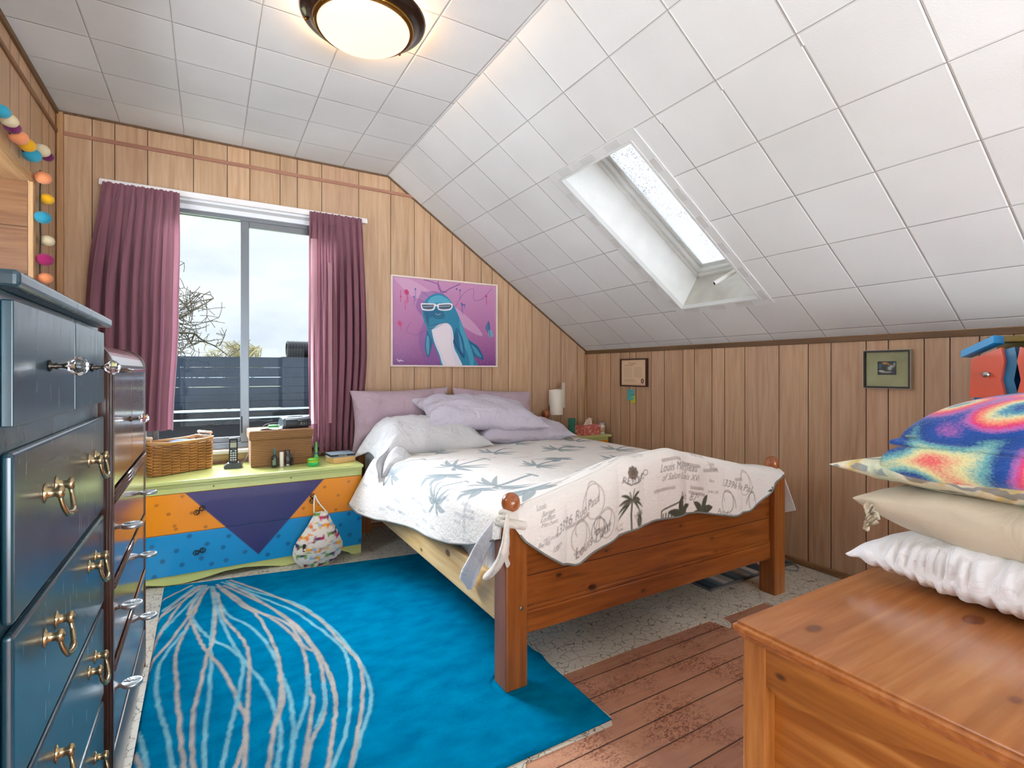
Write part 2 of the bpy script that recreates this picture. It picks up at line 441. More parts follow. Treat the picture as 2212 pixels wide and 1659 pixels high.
panel = wood('oak_panelling', [S(174, 138, 106), S(191, 155, 122), S(202, 169, 138)], 'z', rough=.42, attr='Col', bs=.05)
panel_h = wood('oak_panelling_lying', [S(104, 66, 38), S(136, 92, 56), S(152, 108, 70)], 'x', rough=.42, bs=.05)
groove = plain('panel_groove', S(78, 52, 30), .7)
trimw = wood('trim_wood', [S(120, 82, 50), S(146, 104, 68), S(164, 122, 84)], 'x', rough=.5)
trimy = wood('trim_wood_long', [S(110, 76, 46), S(134, 96, 62), S(150, 112, 76)], 'y', rough=.5)
trimz = wood('trim_wood_upright', [S(150, 108, 70), S(176, 132, 90), S(192, 150, 108)], 'z', rough=.5)

def panel_wall(name, ax, fixed, into, u0, u1, zb, ztop, grooves, holes=(), uv_flip=False, extra=()):
    """panelled wall; ax is the axis it runs along, `into` +-1 is the way the back of the groove lies"""
    mb = MB(); col = []; r = random.Random(name)
    g2 = sorted(g for g in grooves if u0+.01 < g < u1-.01)
    cuts = sorted(set([u0, u1]+[g+d for g in g2 for d in (-.0022, .0022)]+[h[i] for h in holes for i in (0, 1)]+list(extra)))
    def P(u, z, d=0.):
        return (u, fixed+into*d, z) if ax == 'x' else (fixed+into*d, u, z)
    tones = {}
    for a, b in zip(cuts[:-1], cuts[1:]):
        isg = any(abs((a+b)/2-g) < .0023 for g in g2)
        k = sum(1 for g in g2 if g < (a+b)/2)
        if k not in tones:
            q = .90+.16*r.random(); tones[k] = (q*(.98+.05*r.random()), q, q*(.95+.08*r.random()))
        spans = [(zb, None)]
        for h in holes:
            if h[0]-1e-6 <= a and b <= h[1]+1e-6:
                spans = ([(zb, h[2])] if h[2] > zb+1e-4 else [])+[(h[3], None)]
        for za, zt in spans:
            ta, tb = (ztop(a), ztop(b)) if zt is None else (zt, zt)
            d = .004 if isg else 0.
            mb.add([P(a, za, d), P(b, za, d), P(b, tb, d), P(a, ta, d)], [(0, 1, 2, 3)], 1 if isg else 0)
            col += [tones[k]]*4
            if isg:
                for q in (a, b):
                    mb.add([P(q, za), P(q, za, d), P(q, ztop(q) if zt is None else zt, d), P(q, ztop(q) if zt is None else zt)], [(0, 1, 2, 3)], 1); col += [tones[k]]*4
    mb.col = col
    ob = struct(name, mb, [panel, groove]); return ob

gb = [-.583, -.479, -.321, -.086, .099, .229, .411, .519, .679, .936, 1.173, 1.359, 1.491, 1.675, 1.781, 1.937, 2.039, 2.196, 2.436, 2.624, 2.751, 2.937]
WX0, WX1, WZ0, WZ1 = -.34, .80, .655, 2.230
panel_wall('wall_back', 'x', YB, 1, XL, XR, 0, lambda x: ZC if x <= XC else ZC+(x-XC)*SZ/SX, gb, [(WX0, WX1, WZ0, WZ1)], extra=(XC,))
gr = [3.61, 3.43, 3.3, 3.19, 3.117, 2.948, 2.812, 2.632, 2.526, 2.375, 2.272, 2.119, 1.884, 1.705, 1.576, 1.396, 1.292, 1.137, 1.035, .926, .81]+[.62-.16*k+.03*math.sin(k*3) for k in range(14)]
panel_wall('wall_right', 'y', XR, 1, YF, YB, 0, lambda y: ZK, gr)
gl = [3.62, 3.49, 3.29, 3.12, 3.0, 2.8, 2.62, 2.5, 2.28, 2.1, 1.9, 1.72]+[1.6-.15*k for k in range(22)]
OY0, OY1, OZ = .35, 3.301, 2.069
panel_wall('wall_left', 'y', XL, -1, YF, YB, 0, lambda y: ZC, gl, [(OY0, OY1, 0, OZ)])
panel_wall('wall_rear', 'x', YF, -1, XL, XR, 0, lambda x: ZC if x <= XC else ZC+(x-XC)*SZ/SX, [-.5+.16*k for k in range(22)], [(-.55, 2.6, .25, 1.6)], extra=(XC,))

# outer skins give the window wall its thickness
skin = plain('plaster_reveal', S(225, 226, 224), .6)
mb = MB()
for (xa, xb, za, zb_) in ((XL-.1, WX0, 0, ZC), (WX1, XR+.1, 0, ZC), (WX0, WX1, 0, WZ0), (WX0, WX1, WZ1, ZC)):
    mb.box(xa, xb, YB+.02, YB+.14, za, zb_)
struct('wall_outer', mb, skin)

# flat ceiling and slope, fibre tiles
def tilemat(name, ou, ov, pu, pv):
    m, t, p = newmat(name); uv = N(t, 'ShaderNodeUVMap'); s_ = N(t, 'ShaderNodeSeparateXYZ', {0: uv.outputs[0]})
    def edge(v, o, pch):
        f = mth(t, 'FRACT', mth(t, 'DIVIDE', mth(t, 'ADD', v, -o+50*pch), pch)); return mth(t, 'MINIMUM', f, mth(t, 'SUBTRACT', 1., f))
    ex = edge(s_.outputs[0], ou, pu); ey = edge(s_.outputs[1], ov, pv); e = mth(t, 'MINIMUM', ex, ey)
    wob = N(t, 'ShaderNodeTexNoise', {'Vector': uv.outputs[0], 'Scale': 3.}).outputs['Fac']
    g = N(t, 'ShaderNodeMapRange', {0: e, 1: .002, 2: mth(t, 'MULTIPLY_ADD', wob, .008, .001), 3: 0., 4: 1.}).outputs[0]
    dirt = N(t, 'ShaderNodeTexNoise', {'Vector': uv.outputs[0], 'Scale': 1.3, 'Detail': 3.}).outputs['Fac']
    base = ramp(t, dirt, [(.35, S(208, 207, 205)), (.65, S(218, 218, 217))]).outputs[0]
    # each tile slightly different
    fl = N(t, 'ShaderNodeCombineXYZ', {0: mth(t, 'FLOOR', mth(t, 'DIVIDE', mth(t, 'ADD', s_.outputs[0], -ou), pu)), 1: mth(t, 'FLOOR', mth(t, 'DIVIDE', mth(t, 'ADD', s_.outputs[1], -ov), pv))})
    wnz = N(t, 'ShaderNodeTexWhiteNoise', {0: fl.outputs[0]})
    base = mixc(t, 1., base, ramp(t, wnz.outputs['Value'], [(0, (.93, .93, .93)), (1, (1, 1, 1))]).outputs[0], 'MULTIPLY')
    c = mixc(t, g, S(128, 122, 116), base); t.links.new(c, p.inputs['Base Color']); p.inputs['Roughness'].default_value = .75
    p.inputs['Specular IOR Level'].default_value = .25
    fine = N(t, 'ShaderNodeTexNoise', {'Vector': uv.outputs[0], 'Scale': 160., 'Detail': 3.}).outputs['Fac']
    b = bump(t, p, fine, .25, .002)
    g2 = N(t, 'ShaderNodeMapRange', {0: e, 1: 0., 2: .02, 3: 0., 4: 1.}).outputs[0]; bump(t, p, g2, .6, .004, b)
    return m
flat_m = tilemat('ceiling_tiles', -.455+.319*40, 2.577, .319, .3055)
slope_m = tilemat('slope_tiles', .31, .98, .3155, .3125)
mb = MB(); mb.add([(XL, YF, ZC), (XL, YB, ZC), (XC, YB, ZC), (XC, YF, ZC)], [(0, 1, 2, 3)]); mb.uv = [(XL, YF), (XL, YB), (XC, YB), (XC, YF)]
mb.add([(XL, YF, ZC+.1), (XL, YB, ZC+.1), (XC, YB, ZC+.1), (XC, YF, ZC+.1)], [(3, 2, 1, 0)]); mb.uv += [(0.01, 0.01)]*4
struct('ceiling', mb, flat_m)
mb = MB(); uv = []
KS0, KS1, KY0, KY1 = .673, 1.875, 1.788, 2.358
def sq(s0, s1, y0, y1):
    mb.add([slp(s0, y0), slp(s0, y1), slp(s1, y1), slp(s1, y0)], [(0, 1, 2, 3)]); uv.extend([(s0, y0), (s0, y1), (s1, y1), (s1, y0)])
sq(0, KS0, YF, YB); sq(KS1, SL, YF, YB); sq(KS0, KS1, YF, KY0); sq(KS0, KS1, KY1, YB)
mb.uv = uv; struct('ceiling_slope', mb, slope_m)

# floor : worn boards, with a sheet of crackle vinyl over part of it
def floormat():
    m, t, p = newmat('worn_boards'); g = objco(t)
    s_ = N(t, 'ShaderNodeSeparateXYZ', {0: g}); pit = .098
    q = mth(t, 'DIVIDE', mth(t, 'ADD', s_.outputs[1], 8.), pit); row = mth(t, 'FLOOR', q); f = mth(t, 'FRACT', q)
    e = mth(t, 'MINIMUM', f, mth(t, 'SUBTRACT', 1., f))
    seam = N(t, 'ShaderNodeMapRange', {0: e, 1: .012, 2: .035, 3: 0., 4: 1.}).outputs[0]
    rn = N(t, 'ShaderNodeTexWhiteNoise', {1: row}, noise_dimensions='1D').outputs['Value']
    n1 = N(t, 'ShaderNodeTexNoise', {'Vector': objco(t, (.12, 1, 1)), 'Scale': 45., 'Detail': 5.}).outputs['Fac']
    base = ramp(t, mth(t, 'ADD', mth(t, 'MULTIPLY', n1, .6), mth(t, 'MULTIPLY', rn, .35)), [(.25, S(172, 120, 94)), (.5, S(192, 142, 114)), (.8, S(204, 158, 130))]).outputs[0]
    # ghost of the old vinyl pattern left on the boards
    v = N(t, 'ShaderNodeTexNoise', {'Vector': objco(t, (1., 1.9, 1)), 'Scale': 52., 'Detail': 3., 'Distortion': 1.6}).outputs['Fac']
    n2 = N(t, 'ShaderNodeTexNoise', {'Vector': g, 'Scale': 5.5, 'Detail': 3.}).outputs['Fac']
    mk = mth(t, 'MULTIPLY', ramp(t, v, [(.50, (0, 0, 0)), (.56, (1, 1, 1))]).outputs[0], ramp(t, n2, [(.42, (0, 0, 0)), (.6, (.85, .85, .85))]).outputs[0])
    c = mixc(t, mk, base, S(122, 66, 48))
    pr = N(t, 'ShaderNodeTexNoise', {'Vector': g, 'Scale': 3.1, 'Detail': 2.}).outputs['Fac']
    c = mixc(t, ramp(t, pr, [(.55, (0, 0, 0)), (.72, (.3, .3, .3))]).outputs[0], c, S(126, 92, 100))
    c = mixc(t, seam, S(70, 40, 26), c)
    t.links.new(c, p.inputs['Base Color']); p.inputs['Roughness'].default_value = .38
    bump(t, p, mth(t, 'ADD', seam, mth(t, 'MULTIPLY', n1, .3)), .3, .003); return m
mb = MB(); mb.add([(XL-.6, YF, 0), (XR, YF, 0), (XR, YB, 0), (XL-.6, YB, 0)], [(0, 1, 2, 3)])
mb.add([(XL-.6, YF, -.1), (XR, YF, -.1), (XR, YB, -.1), (XL-.6, YB, -.1)], [(3, 2, 1, 0)])
struct('floor', mb, floormat())
def vinylmat():
    m, t, p = newmat('crackle_vinyl'); g = objco(t)
    w = N(t, 'ShaderNodeTexNoise', {'Vector': g, 'Scale': 26., 'Detail': 3.})
    gg = mixc(t, .035, g, w.outputs['Color'])
    v = N(t, 'ShaderNodeTexVoronoi', {'Vector': gg, 'Scale': 27., 'Randomness': 1.}, feature='DISTANCE_TO_EDGE').outputs['Distance']
    ln = ramp(t, v, [(.012, (1, 1, 1)), (.035, (0, 0, 0))]).outputs[0]
    br = N(t, 'ShaderNodeTexNoise', {'Vector': g, 'Scale': 18., 'Detail': 1.}).outputs['Fac']
    ln = mth(t, 'MULTIPLY', ln, ramp(t, br, [(.36, (0, 0, 0)), (.46, (1, 1, 1))]).outputs[0])
    d = N(t, 'ShaderNodeTexNoise', {'Vector': g, 'Scale': 3., 'Detail': 4.}).outputs['Fac']
    base = ramp(t, d, [(.3, S(196, 188, 170)), (.7, S(218, 212, 198))]).outputs[0]
    t.links.new(mixc(t, ln, base, S(84, 74, 62)), p.inputs['Base Color']); p.inputs['Roughness'].default_value = .35; return m
vin = vinylmat(); mb = MB()
def slab(pts, z0, z1): mb.prism(pts, z0, z1, 'z')
slab([(XL, 1.253), (-.1, 1.262), (.3, 1.25), (.79, 1.258), (.80, 1.272), (1.128, 1.266), (1.15, 1.30), (1.13, 1.572), (XL, 1.572)], .0, .003)
slab([(XL, 1.572), (1.13, 1.572), (1.984, 1.568), (2.01, 1.475), (2.05, 1.50), (2.063, 1.558), (2.378, 1.555), (2.38, 1.46), (2.45, 1.42), (XR-.002, 1.40), (XR-.002, YB-.002), (XL, YB-.002)], .0, .003)
struct('floor_vinyl', mb, vin)

# baseboards and timber beads
def qround(name, p, q, r, m, n=(0, 0)):
    mb = MB(); mb.box(min(p[0], q[0]), max(p[0], q[0]), min(p[1], q[1]), max(p[1], q[1]), min(p[2], q[2]), max(p[2], q[2]), bev=r); return struct(name, mb, m)
qround('baseboard_right', (XR-.02, YF, .003), (XR, YB, .035), .006, trimy)
qround('baseboard_back', (WX1+.06, YB-.02, .003), (XR-.02, YB, .035), .006, trimw)
qround('trim_1', (XL+.02, YB-.012, 2.486), (1.355, YB, 2.508), .003, wood('trim_rosy', [S(140, 92, 72), S(160, 112, 90), S(172, 124, 100)], 'x'))
qround('trim_2', (XL, YF, 2.486), (XL+.012, YB-.012, 2.508), .003, trimy)
dkt = wood('trim_dark', [S(84, 60, 36), S(104, 76, 48), S(120, 90, 60)], 'y', rough=.6)
qround('trim_3', (XL, YF, ZC-.028), (XL+.014, YB, ZC), .003, dkt)
qround('trim_4', (XL+.014, YB-.012, ZC-.012), (XC, YB, ZC), .002, dkt)
qround('trim_5', (XR-.012, YF, ZK-.035), (XR, YB, ZK-.003), .003, dkt)
qround('trim_6', (XL+.004, YB-.03, .003), (XL+.034, YB, ZC-.012), .006, trimz)
mb = MB(); mb.box(XR-.02, XR, YB-.02, YB, .04, ZK-.036, bev=.005); struct('trim_7', mb, trimz)
mb = MB(); a0, b0 = (XC, ZC), (XR, ZK)
mb.prism([(XC, ZC), (XR, ZK), (XR, ZK-.014), (XC-.004, ZC-.012)], YB-.010, YB, 'y'); struct('trim_8', mb, dkt)

# the opening in the left wall : jamb, head and the recess behind
pale = wood('pale_trim', [S(170, 128, 86), S(196, 154, 108), S(210, 170, 126)], 'y', rough=.5)
palez = wood('pale_trim_upright', [S(170, 128, 86), S(196, 154, 108), S(210, 170, 126)], 'z', rough=.5)
mb = MB(); mb.box(XL-.012, XL+.006, 0.35, 3.369, OZ, OZ+.038, bev=.003); mb.box(XL-.55, XL+.0, OY0, OY1, OZ-.002, OZ+.01); struct('trim_9', mb, pale)
mb = MB(); mb.box(XL-.012, XL+.008, 3.301, 3.345, 0, OZ-.001, bev=.003); struct('trim_10', mb, palez)
mb = MB()
mb.box(XL-.6, XL-.013, OY1, OY1+.02, 0, OZ, 0)
for z in (.5, .78, 1.06, 1.34, 1.62, 1.845): mb.box(XL-.6, XL-.013, OY1-.001, OY1, z, z+.004, 1)

for a in ((OY0-.02, OY1+.02, 0, 1.25), (OY0-.02, OY1+.02, 1.98, OZ+.02), (OY0-.02, .55, 1.25, 1.98), (2.75, OY1+.02, 1.25, 1.98)): mb.box(XL-.62, XL-.6, a[0], a[1], a[2], a[3], 0)
mb.box(XL-.6, XL, OY0-.02, OY0, 0, OZ, 0); mb.box(XL-.6, XL-.013, OY0, OY1, OZ+.005, OZ+.02, 0)
struct('wall_recess', mb, [panel_h, groove])

# ------------------------------------------------------------------ window
alu = plain('aluminium_grey', S(120, 126, 132), .38, metal=.7); aluw = plain('white_frame', S(226, 228, 232), .45)
alud = plain('dark_gasket', S(40, 42, 46), .6)
win = bpy.data.objects.new('window_1', None); COL.objects.link(win); win['kind'] = 'structure'; win['org'] = (0, 0, 0)
# timber-lined reveal
mb = MB()
for x0, x1, z0, z1 in ((WX0-.001, WX0+.012, WZ0, WZ1), (WX1-.012, WX1+.001, WZ0, WZ1), (WX0, WX1, WZ1-.012, WZ1+.001)): mb.box(x0, x1, YB-.004, YB+.14, z0, z1)
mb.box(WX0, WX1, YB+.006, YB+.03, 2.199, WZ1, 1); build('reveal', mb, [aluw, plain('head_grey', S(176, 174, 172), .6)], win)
mb = MB(); mb.box(WX0-.04, WX1+.04, YB-.045, YB+.10, .628, .650, bev=.004, mi=0); mb.box(WX0-.03, WX1+.03, YB-.018, YB, .585, .628, mi=1)
build('sill', mb, [aluw, wood('sill_wood', [S(150, 120, 80), S(178, 148, 104), S(196, 168, 124)], 'x')], win)
FT = 2.188
mb = MB()
yf0, yf1 = YB+.012, YB+.062
mb.box(WX0+.012, WX1-.012, yf0, yf1, FT-.045, FT, 0, .004); mb.box(WX0+.012, WX1-.012, yf0, yf1, .650, .69, 0, .004)
mb.box(WX0+.012, WX0+.04, yf0, yf1, .69, FT-.045); mb.box(WX1-.04, WX1-.012, yf0, yf1, .69, FT-.045)
build('window_frame', mb, alu, win)
mb = MB()   # white head extrusion above the frame
mb.box(WX0+.012, WX1-.012, YB-.006, YB+.012, FT-.020, FT+.010, 0, .003); build('head_rail', mb, aluw, win)
def sash(x0, x1, y, z0, z1, w0, w1, wt, name):
    mb = MB(); mb.box(x0, x0+w0, y, y+.022, z0, z1, 0, .003); mb.box(x1-w1, x1, y, y+.022, z0, z1, 0, .003)
    mb.box(x0+w0, x1-w1, y, y+.022, z1-wt, z1, 0, .003); mb.box(x0+w0, x1-w1, y, y+.022, z0, z0+.035, 0, .003)
    f = build(name, mb, alu, win); g = MB(); g.box(x0+w0, x1-w1, y+.009, y+.013, z0+.035, z1-wt); build('pane', g, glassmat('window_glass', (.97, .985, .99), .012), f); return f
sash(WX0+.04, .205, YB+.04, .69, FT-.045, .03, .03, .004, 'fixed_sash')
sl_ = sash(.175, WX1-.04, YB+.014, .69, FT-.045, .05, .04, .042, 'sliding_sash')
mb = MB(); mb.box(.178, .186, YB+.002, YB+.014, .75, .86, 0, .002); build('latch', mb, alud, sl_)

# unseen rear window behind the camera, added to let in fill light
w2 = bpy.data.objects.new('added_window_rear', None); COL.objects.link(w2); w2['kind'] = 'structure'; w2['org'] = (0, 0, 0)
mb = MB()
for a in ((-.55, 2.6, .25, .30), (-.55, 2.6, 1.55, 1.6), (-.55, -.50, .3, 1.55), (2.55, 2.6, .3, 1.55), (1.0, 1.05, .3, 1.55)): mb.box(a[0], a[1], YF-.06, YF+.01, a[2], a[3], 0, .004)
build('window_frame', mb, aluw, w2)
mb = MB(); mb.box(-.50, 2.55, YF-.03, YF-.026, .3, 1.55); build('pane', mb, glassmat('window_glass', (.97, .985, .99), .012), w2)

# unseen side window, added in the recess to brighten the right wall
w4 = bpy.data.objects.new('added_window_side', None); COL.objects.link(w4); w4['kind'] = 'structure'; w4['org'] = (0, 0, 0)
mb = MB()
for a in ((.55, 2.75, 1.25, 1.29), (.55, 2.75, 1.94, 1.98), (.55, .59, 1.29, 1.94), (2.71, 2.75, 1.29, 1.94), (1.63, 1.67, 1.29, 1.94)): mb.box(XL-.63, XL-.595, a[0], a[1], a[2], a[3], 0, .004)
build('window_frame', mb, aluw, w4)
mb = MB(); mb.box(XL-.612, XL-.608, .59, 2.71, 1.29, 1.94); build('pane', mb, glassmat('window_glass', (.97, .985, .99), .012), w4)

# ------------------------------------------------------------------ skylight
sk = bpy.data.objects.new('window_3', None); COL.objects.link(sk); sk['kind'] = 'structure'; sk['org'] = (0, 0, 0)
shw = plain('shaft_white', S(228, 228, 224), .35, bumpy=.1, bscale=30.)
galv = plain('shaft_silver', S(196, 192, 182), .32, metal=.35, bumpy=.2, bscale=25., var=.1)
D = .29
def quad(mb, a, b, c, d, mi=0): mb.add([a, b, c, d], [(0, 1, 2, 3)], mi)
def sbox(mb, s0, s1, y0, y1, d0, d1, mi=0):
    vs = [slp(s, y, d) for s in (s0, s1) for y in (y0, y1) for d in (d0, d1)]
    mb.add(vs, [(0, 1, 3, 2), (4, 6, 7, 5), (0, 4, 5, 1), (2, 3, 7, 6), (0, 2, 6, 4), (1, 5, 7, 3)], mi)
mb = MB(); sbox(mb, KS0-.01, KS1+.01, KY1, KY1+.012, 0, D); sbox(mb, KS0-.01, KS1+.01, KY0-.012, KY0, 0, D); sbox(mb, KS0-.012, KS0, KY0, KY1, 0, D); build('shaft', mb, shw, sk)
mb = MB(); sbox(mb, KS1, KS1+.012, KY0, KY1, 0, D); build('shaft_end', mb, galv, sk)
mb = MB()
e = .055
for s0, s1, y0, y1 in ((KS0-.05, KS0, KY0-e, KY1+.05), (KS1, KS1+.05, KY0-e, KY1+.05), (KS0, KS1, KY0-e, KY0), (KS0, KS1, KY1, KY1+.05)):
    sbox(mb, s0, s1, y0, y1, -.006, .004)
for s0, s1, y0, y1 in ((KS0-.004, KS0+.010, KY0, KY1), (KS1-.010, KS1+.004, KY0, KY1), (KS0, KS1, KY0-.004, KY0+.010), (KS0, KS1, KY1-.010, KY1+.004)):
    sbox(mb, s0, s1, y0, y1, -.010, .02)
build('trim_frame', mb, plain('skylight_trim', S(206, 206, 204), .5, bumpy=.3, bscale=12.), sk)
mb = MB(); r = random.Random(3)                   # strips of tape on the trim
for k in range(6):
    s_ = KS0+.1+k*.2; sbox(mb, s_, s_+.07, KY1+.012, KY1+.042, -.0085, -.006)
    sbox(mb, s_+.03, s_+.11, KY0-.045, KY0-.01, -.0085, -.006)
for k in range(3):
    y_ = KY0+.06+k*.19; sbox(mb, KS0-.042, KS0-.008, y_, y_+.10, -.0085, -.006); sbox(mb, KS1+.008, KS1+.042, y_, y_+.11, -.0085, -.006)
build('tape', mb, plain('tape_grey', S(196, 195, 193), .5), sk)
mb = MB()
for (w_, d0, d1) in ((.0, D-.02, D), (.022, D-.005, D+.03), (.045, D+.025, D+.05)):
    for s0, s1, y0, y1 in ((KS0, KS0+w_+.02, KY0, KY1), (KS1-w_-.02, KS1, KY0, KY1), (KS0, KS1, KY0, KY0+w_+.02), (KS0, KS1, KY1-w_-.02, KY1)):
        sbox(mb, s0, s1, y0, y1, d0, d1)
build('sash_frame', mb, plain('sash_white', S(214, 214, 210), .4), sk)
def frosted():
    m, t, p = newmat('frosted_skylight'); t.nodes.remove(p)
    n = N(t, 'ShaderNodeTexNoise', {'Vector': objco(t), 'Scale': 90., 'Detail': 3.})
    n2 = N(t, 'ShaderNodeTexNoise', {'Vector': objco(t), 'Scale': 3., 'Detail': 3.})
    dk = mth(t, 'MULTIPLY', ramp(t, n.outputs['Fac'], [(.54, (0, 0, 0)), (.62, (1, 1, 1))]).outputs[0], ramp(t, n2.outputs['Fac'], [(.42, (.1, .1, .1)), (.62, (1, 1, 1))]).outputs[0])
    c = mixc(t, dk, (.070, .070, .070), (.036, .036, .036))
    tr = N(t, 'ShaderNodeBsdfTranslucent', {'Color': c}); t.links.new(tr.outputs[0], t.nodes['Material Output'].inputs[0]); return m
mb = MB(); quad(mb, slp(KS0+.04, KY0+.04, D+.03), slp(KS1-.04, KY0+.04, D+.03), slp(KS1-.04, KY1-.04, D+.03), slp(KS0+.04, KY1-.04, D+.03)); build('pane', mb, frosted(), sk)
mb = MB()
pA = Vector(slp(1.80, 1.87, .25)); pB = Vector(at(1543, 612, 'y', 1.97))
mb.tube([pA, pB], .013, 14); build('winder_handle', mb, plain('white_plastic', S(232, 232, 228), .35), sk)
mb = MB(); mb.tube([pB+(pB-pA).normalized()*.0005, pB+(pB-pA).normalized()*-.01], .009, 12); mb.box(-.03, .03, -.012, .012, -.02, .02, 0, .003, M=Matrix.Translation(slp(1.81, 1.835, .27)))
build('winder_bracket', mb, plain('dark_metal', S(40, 38, 36), .5, metal=.5), sk)

# ================================================================== OUTSIDE
clad = plain('blue_black_cladding', S(9, 16, 24), .8, spec=.1, var=.12)
mb = MB(); zz = .82; yc = 5.2
k = 0
for zb_, zt in ((.82, .885), (.888, .95), (.953, 1.015), (1.018, 1.10), (1.103, 1.19), (1.193, 1.285)):
    mb.box(-3.2, 4.2, yc, yc+.08, zb_, zt, 0); k += 1
solo('clad_parapet', mb, clad, 'long blue-black boarded parapet of the roof outside the window', 'parapet')
mb = MB(); mb.box(-3.2, 4.2, yc-.10, yc-.005, .806, .818); mb.box(-3.2, 4.2, yc-.13, yc-.1, .738, .75)
solo('roof_flashing', mb, plain('pale_flashing', S(84, 92, 100), .7), 'two thin pale metal strips along the foot of the dark parapet', 'flashing')
mb = MB(); mb.box(-3.2, 4.2, yc-.09, yc+.1, -1.2, .805)
solo('dark_roof_wall', mb, plain('black_wall', S(7, 8, 10), .8, spec=.1), 'black wall below the parapet outside the window', 'wall')
mb = MB()
for k in range(16): mb.tube([(.86+.026*k-.2+.09*0, 5.42+.085*math.cos(a), 1.37+.072*math.sin(a)) for a in [2*PI*i/20 for i in range(20)]], .014, 6, closed=True)
mb.tube([(.66, 5.42, 1.37), (1.06, 5.42, 1.37)], .066, 16)
NR = solo('netting_roll', mb, plain('black_netting', S(9, 10, 12), .9, spec=.1, bumpy=.6, bscale=60.), 'black ribbed roll lying behind the top of the parapet', 'roll')

def tree(name, base, h, seed, label, colr, levels, r0, rmin, crown):
    """bare tree: limbs fill an ellipsoidal crown (centre z, radii) with forking twigs"""
    r = random.Random(seed); mb = MB(); bx_, by_, bz_ = base; cz, rx, rz = crown; C_ = Vector((bx_, by_, cz))
    def grow(p, d, L, rad, lv):
        q = Vector(p); pts = [tuple(q)]; rads = [max(rmin, rad)]
        for i in range(3):
            d = (d+Vector((r.uniform(-1, 1), r.uniform(-1, 1), r.uniform(-.7, .8)))*.20).normalized(); q = q+d*L/3; pts.append(tuple(q)); rads.append(max(rmin, rad*(1-.1*(i+1))))
        mb.tube(pts, rads, 5 if lv < 3 else 3)
        if lv >= levels: return
        for k in range(3 if lv > 1 else 4):
            o_ = (q-C_); o_ = Vector((o_.x/rx, o_.y/rx, o_.z/rz)); a = Vector((r.uniform(-1, 1), r.uniform(-1, 1), r.uniform(-.6, .8))).normalized()
            nd = (d*.45+a*.75-o_*max(0, o_.length-.75)*1.2).normalized(); st_ = Vector(pts[-1]) if k < 2 else Vector(pts[r.choice((1, 2))])
            grow(st_, nd, min(L, rx*1.0)*r.uniform(.66, .86), rad*.66, lv+1)
    grow(Vector(base), Vector((0, 0, 1)), (cz-rz*.55-bz_), r0, 0)
    return solo(name, mb, plain('bark_'+str(seed), colr, .95, spec=.1), label, 'bare tree')
tree('bare_tree', (-1.55, 14., -2.6), 6.4, 4, 'large leafless tree at the left behind the parapet', S(34, 30, 22), 7, .13, .0070, (1.9, 1.75, 1.5))
tree('budding_tree', (.62, 26., -2.5), 4.3, 9, 'small yellowish leafless tree beside the window mullion', S(70, 64, 38), 6, .08, .009, (1.55, 1.3, .9))
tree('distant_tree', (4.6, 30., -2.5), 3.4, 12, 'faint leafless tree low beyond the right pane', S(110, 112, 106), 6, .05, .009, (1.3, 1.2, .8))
mb = MB(); n = 90; P = np.zeros((14, n, 3))
for i in range(14):
    for j in range(n):
        x = -260+j*7.5; y = 330+i*14; hh = 22*math.exp(-((x-95)/52)**2)+10*math.exp(-((x+20)/70)**2)+11*math.exp(-((x-230)/60)**2)+2.*math.sin(x*.11)+1.2*math.sin(x*.27+1)
        P[i, j] = (x, y, -8+hh*math.sin(PI*i/13)*1.0)
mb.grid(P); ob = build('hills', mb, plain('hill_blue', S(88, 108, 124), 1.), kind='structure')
mb = MB(); mb.add([(-300, 5.5, -3), (400, 5.5, -3), (400, 520, -9), (-300, 520, -9)], [(0, 1, 2, 3)]); build('ground', mb, plain('field', S(120, 128, 96), 1.), kind='structure')

# ================================================================== PILLOW MAKER
def pillow_mb(c, ex, ey, ez, w, d, t, seed=0, n=46, wr=.012, pinch=.10, droop=None, corner=.0, fl=2.6, low=.45, wf=3., pw=.55):
    """c centre, ex/ey/ez unit axes, w x d footprint, t thickness (low = share below the seam)"""
    ex, ey, ez = Vector(ex).normalized(), Vector(ey).normalized(), Vector(ez).normalized()
    u = np.sin(np.linspace(-PI/2, PI/2, n)); U, V = np.meshgrid(u, u)
    X = w/2*U*(1-pinch*(1-V**2)*np.abs(U)**3)*(1+corner*(U*V)**4)
    Y = d/2*V*(1-pinch*(1-U**2)*np.abs(V)**3)*(1+corner*(U*V)**4)
    H = (np.clip(1-np.abs(U)**fl, 0, 1)**pw)*(np.clip(1-np.abs(V)**fl, 0, 1)**pw)
    e = np.clip(H*3, 0, 1)
    wrk = sn(X*wf/.4*.25, Y*wf/.4*.25, seed, 1.6, 10)*wr*e+sn(X*4, Y*2.4, seed+5, 3., 8)*wr*.45*e
    radial = np.sin(np.arctan2(Y/d, X/w)*13+seed)*.006*np.clip((np.maximum(np.abs(U), np.abs(V))-.6)*3, 0, 1)*e
    ZT = t*(1-low)*H+wrk+radial; ZB = -t*low*H+wrk*.5-radial*.5
    edge = sn(X*3, Y*3, seed+9, 1.2, 6)*wr*.8
    out = MB(); C = np.array(c)
    def pos(Z):
        P = C+X[..., None]*np.array(ex)+Y[..., None]*np.array(ey)+(Z+edge)[..., None]*np.array(ez)
        return P if droop is None else droop(P)
    out.grid(pos(ZT)); out.grid(pos(ZB), flip=True)
    return out

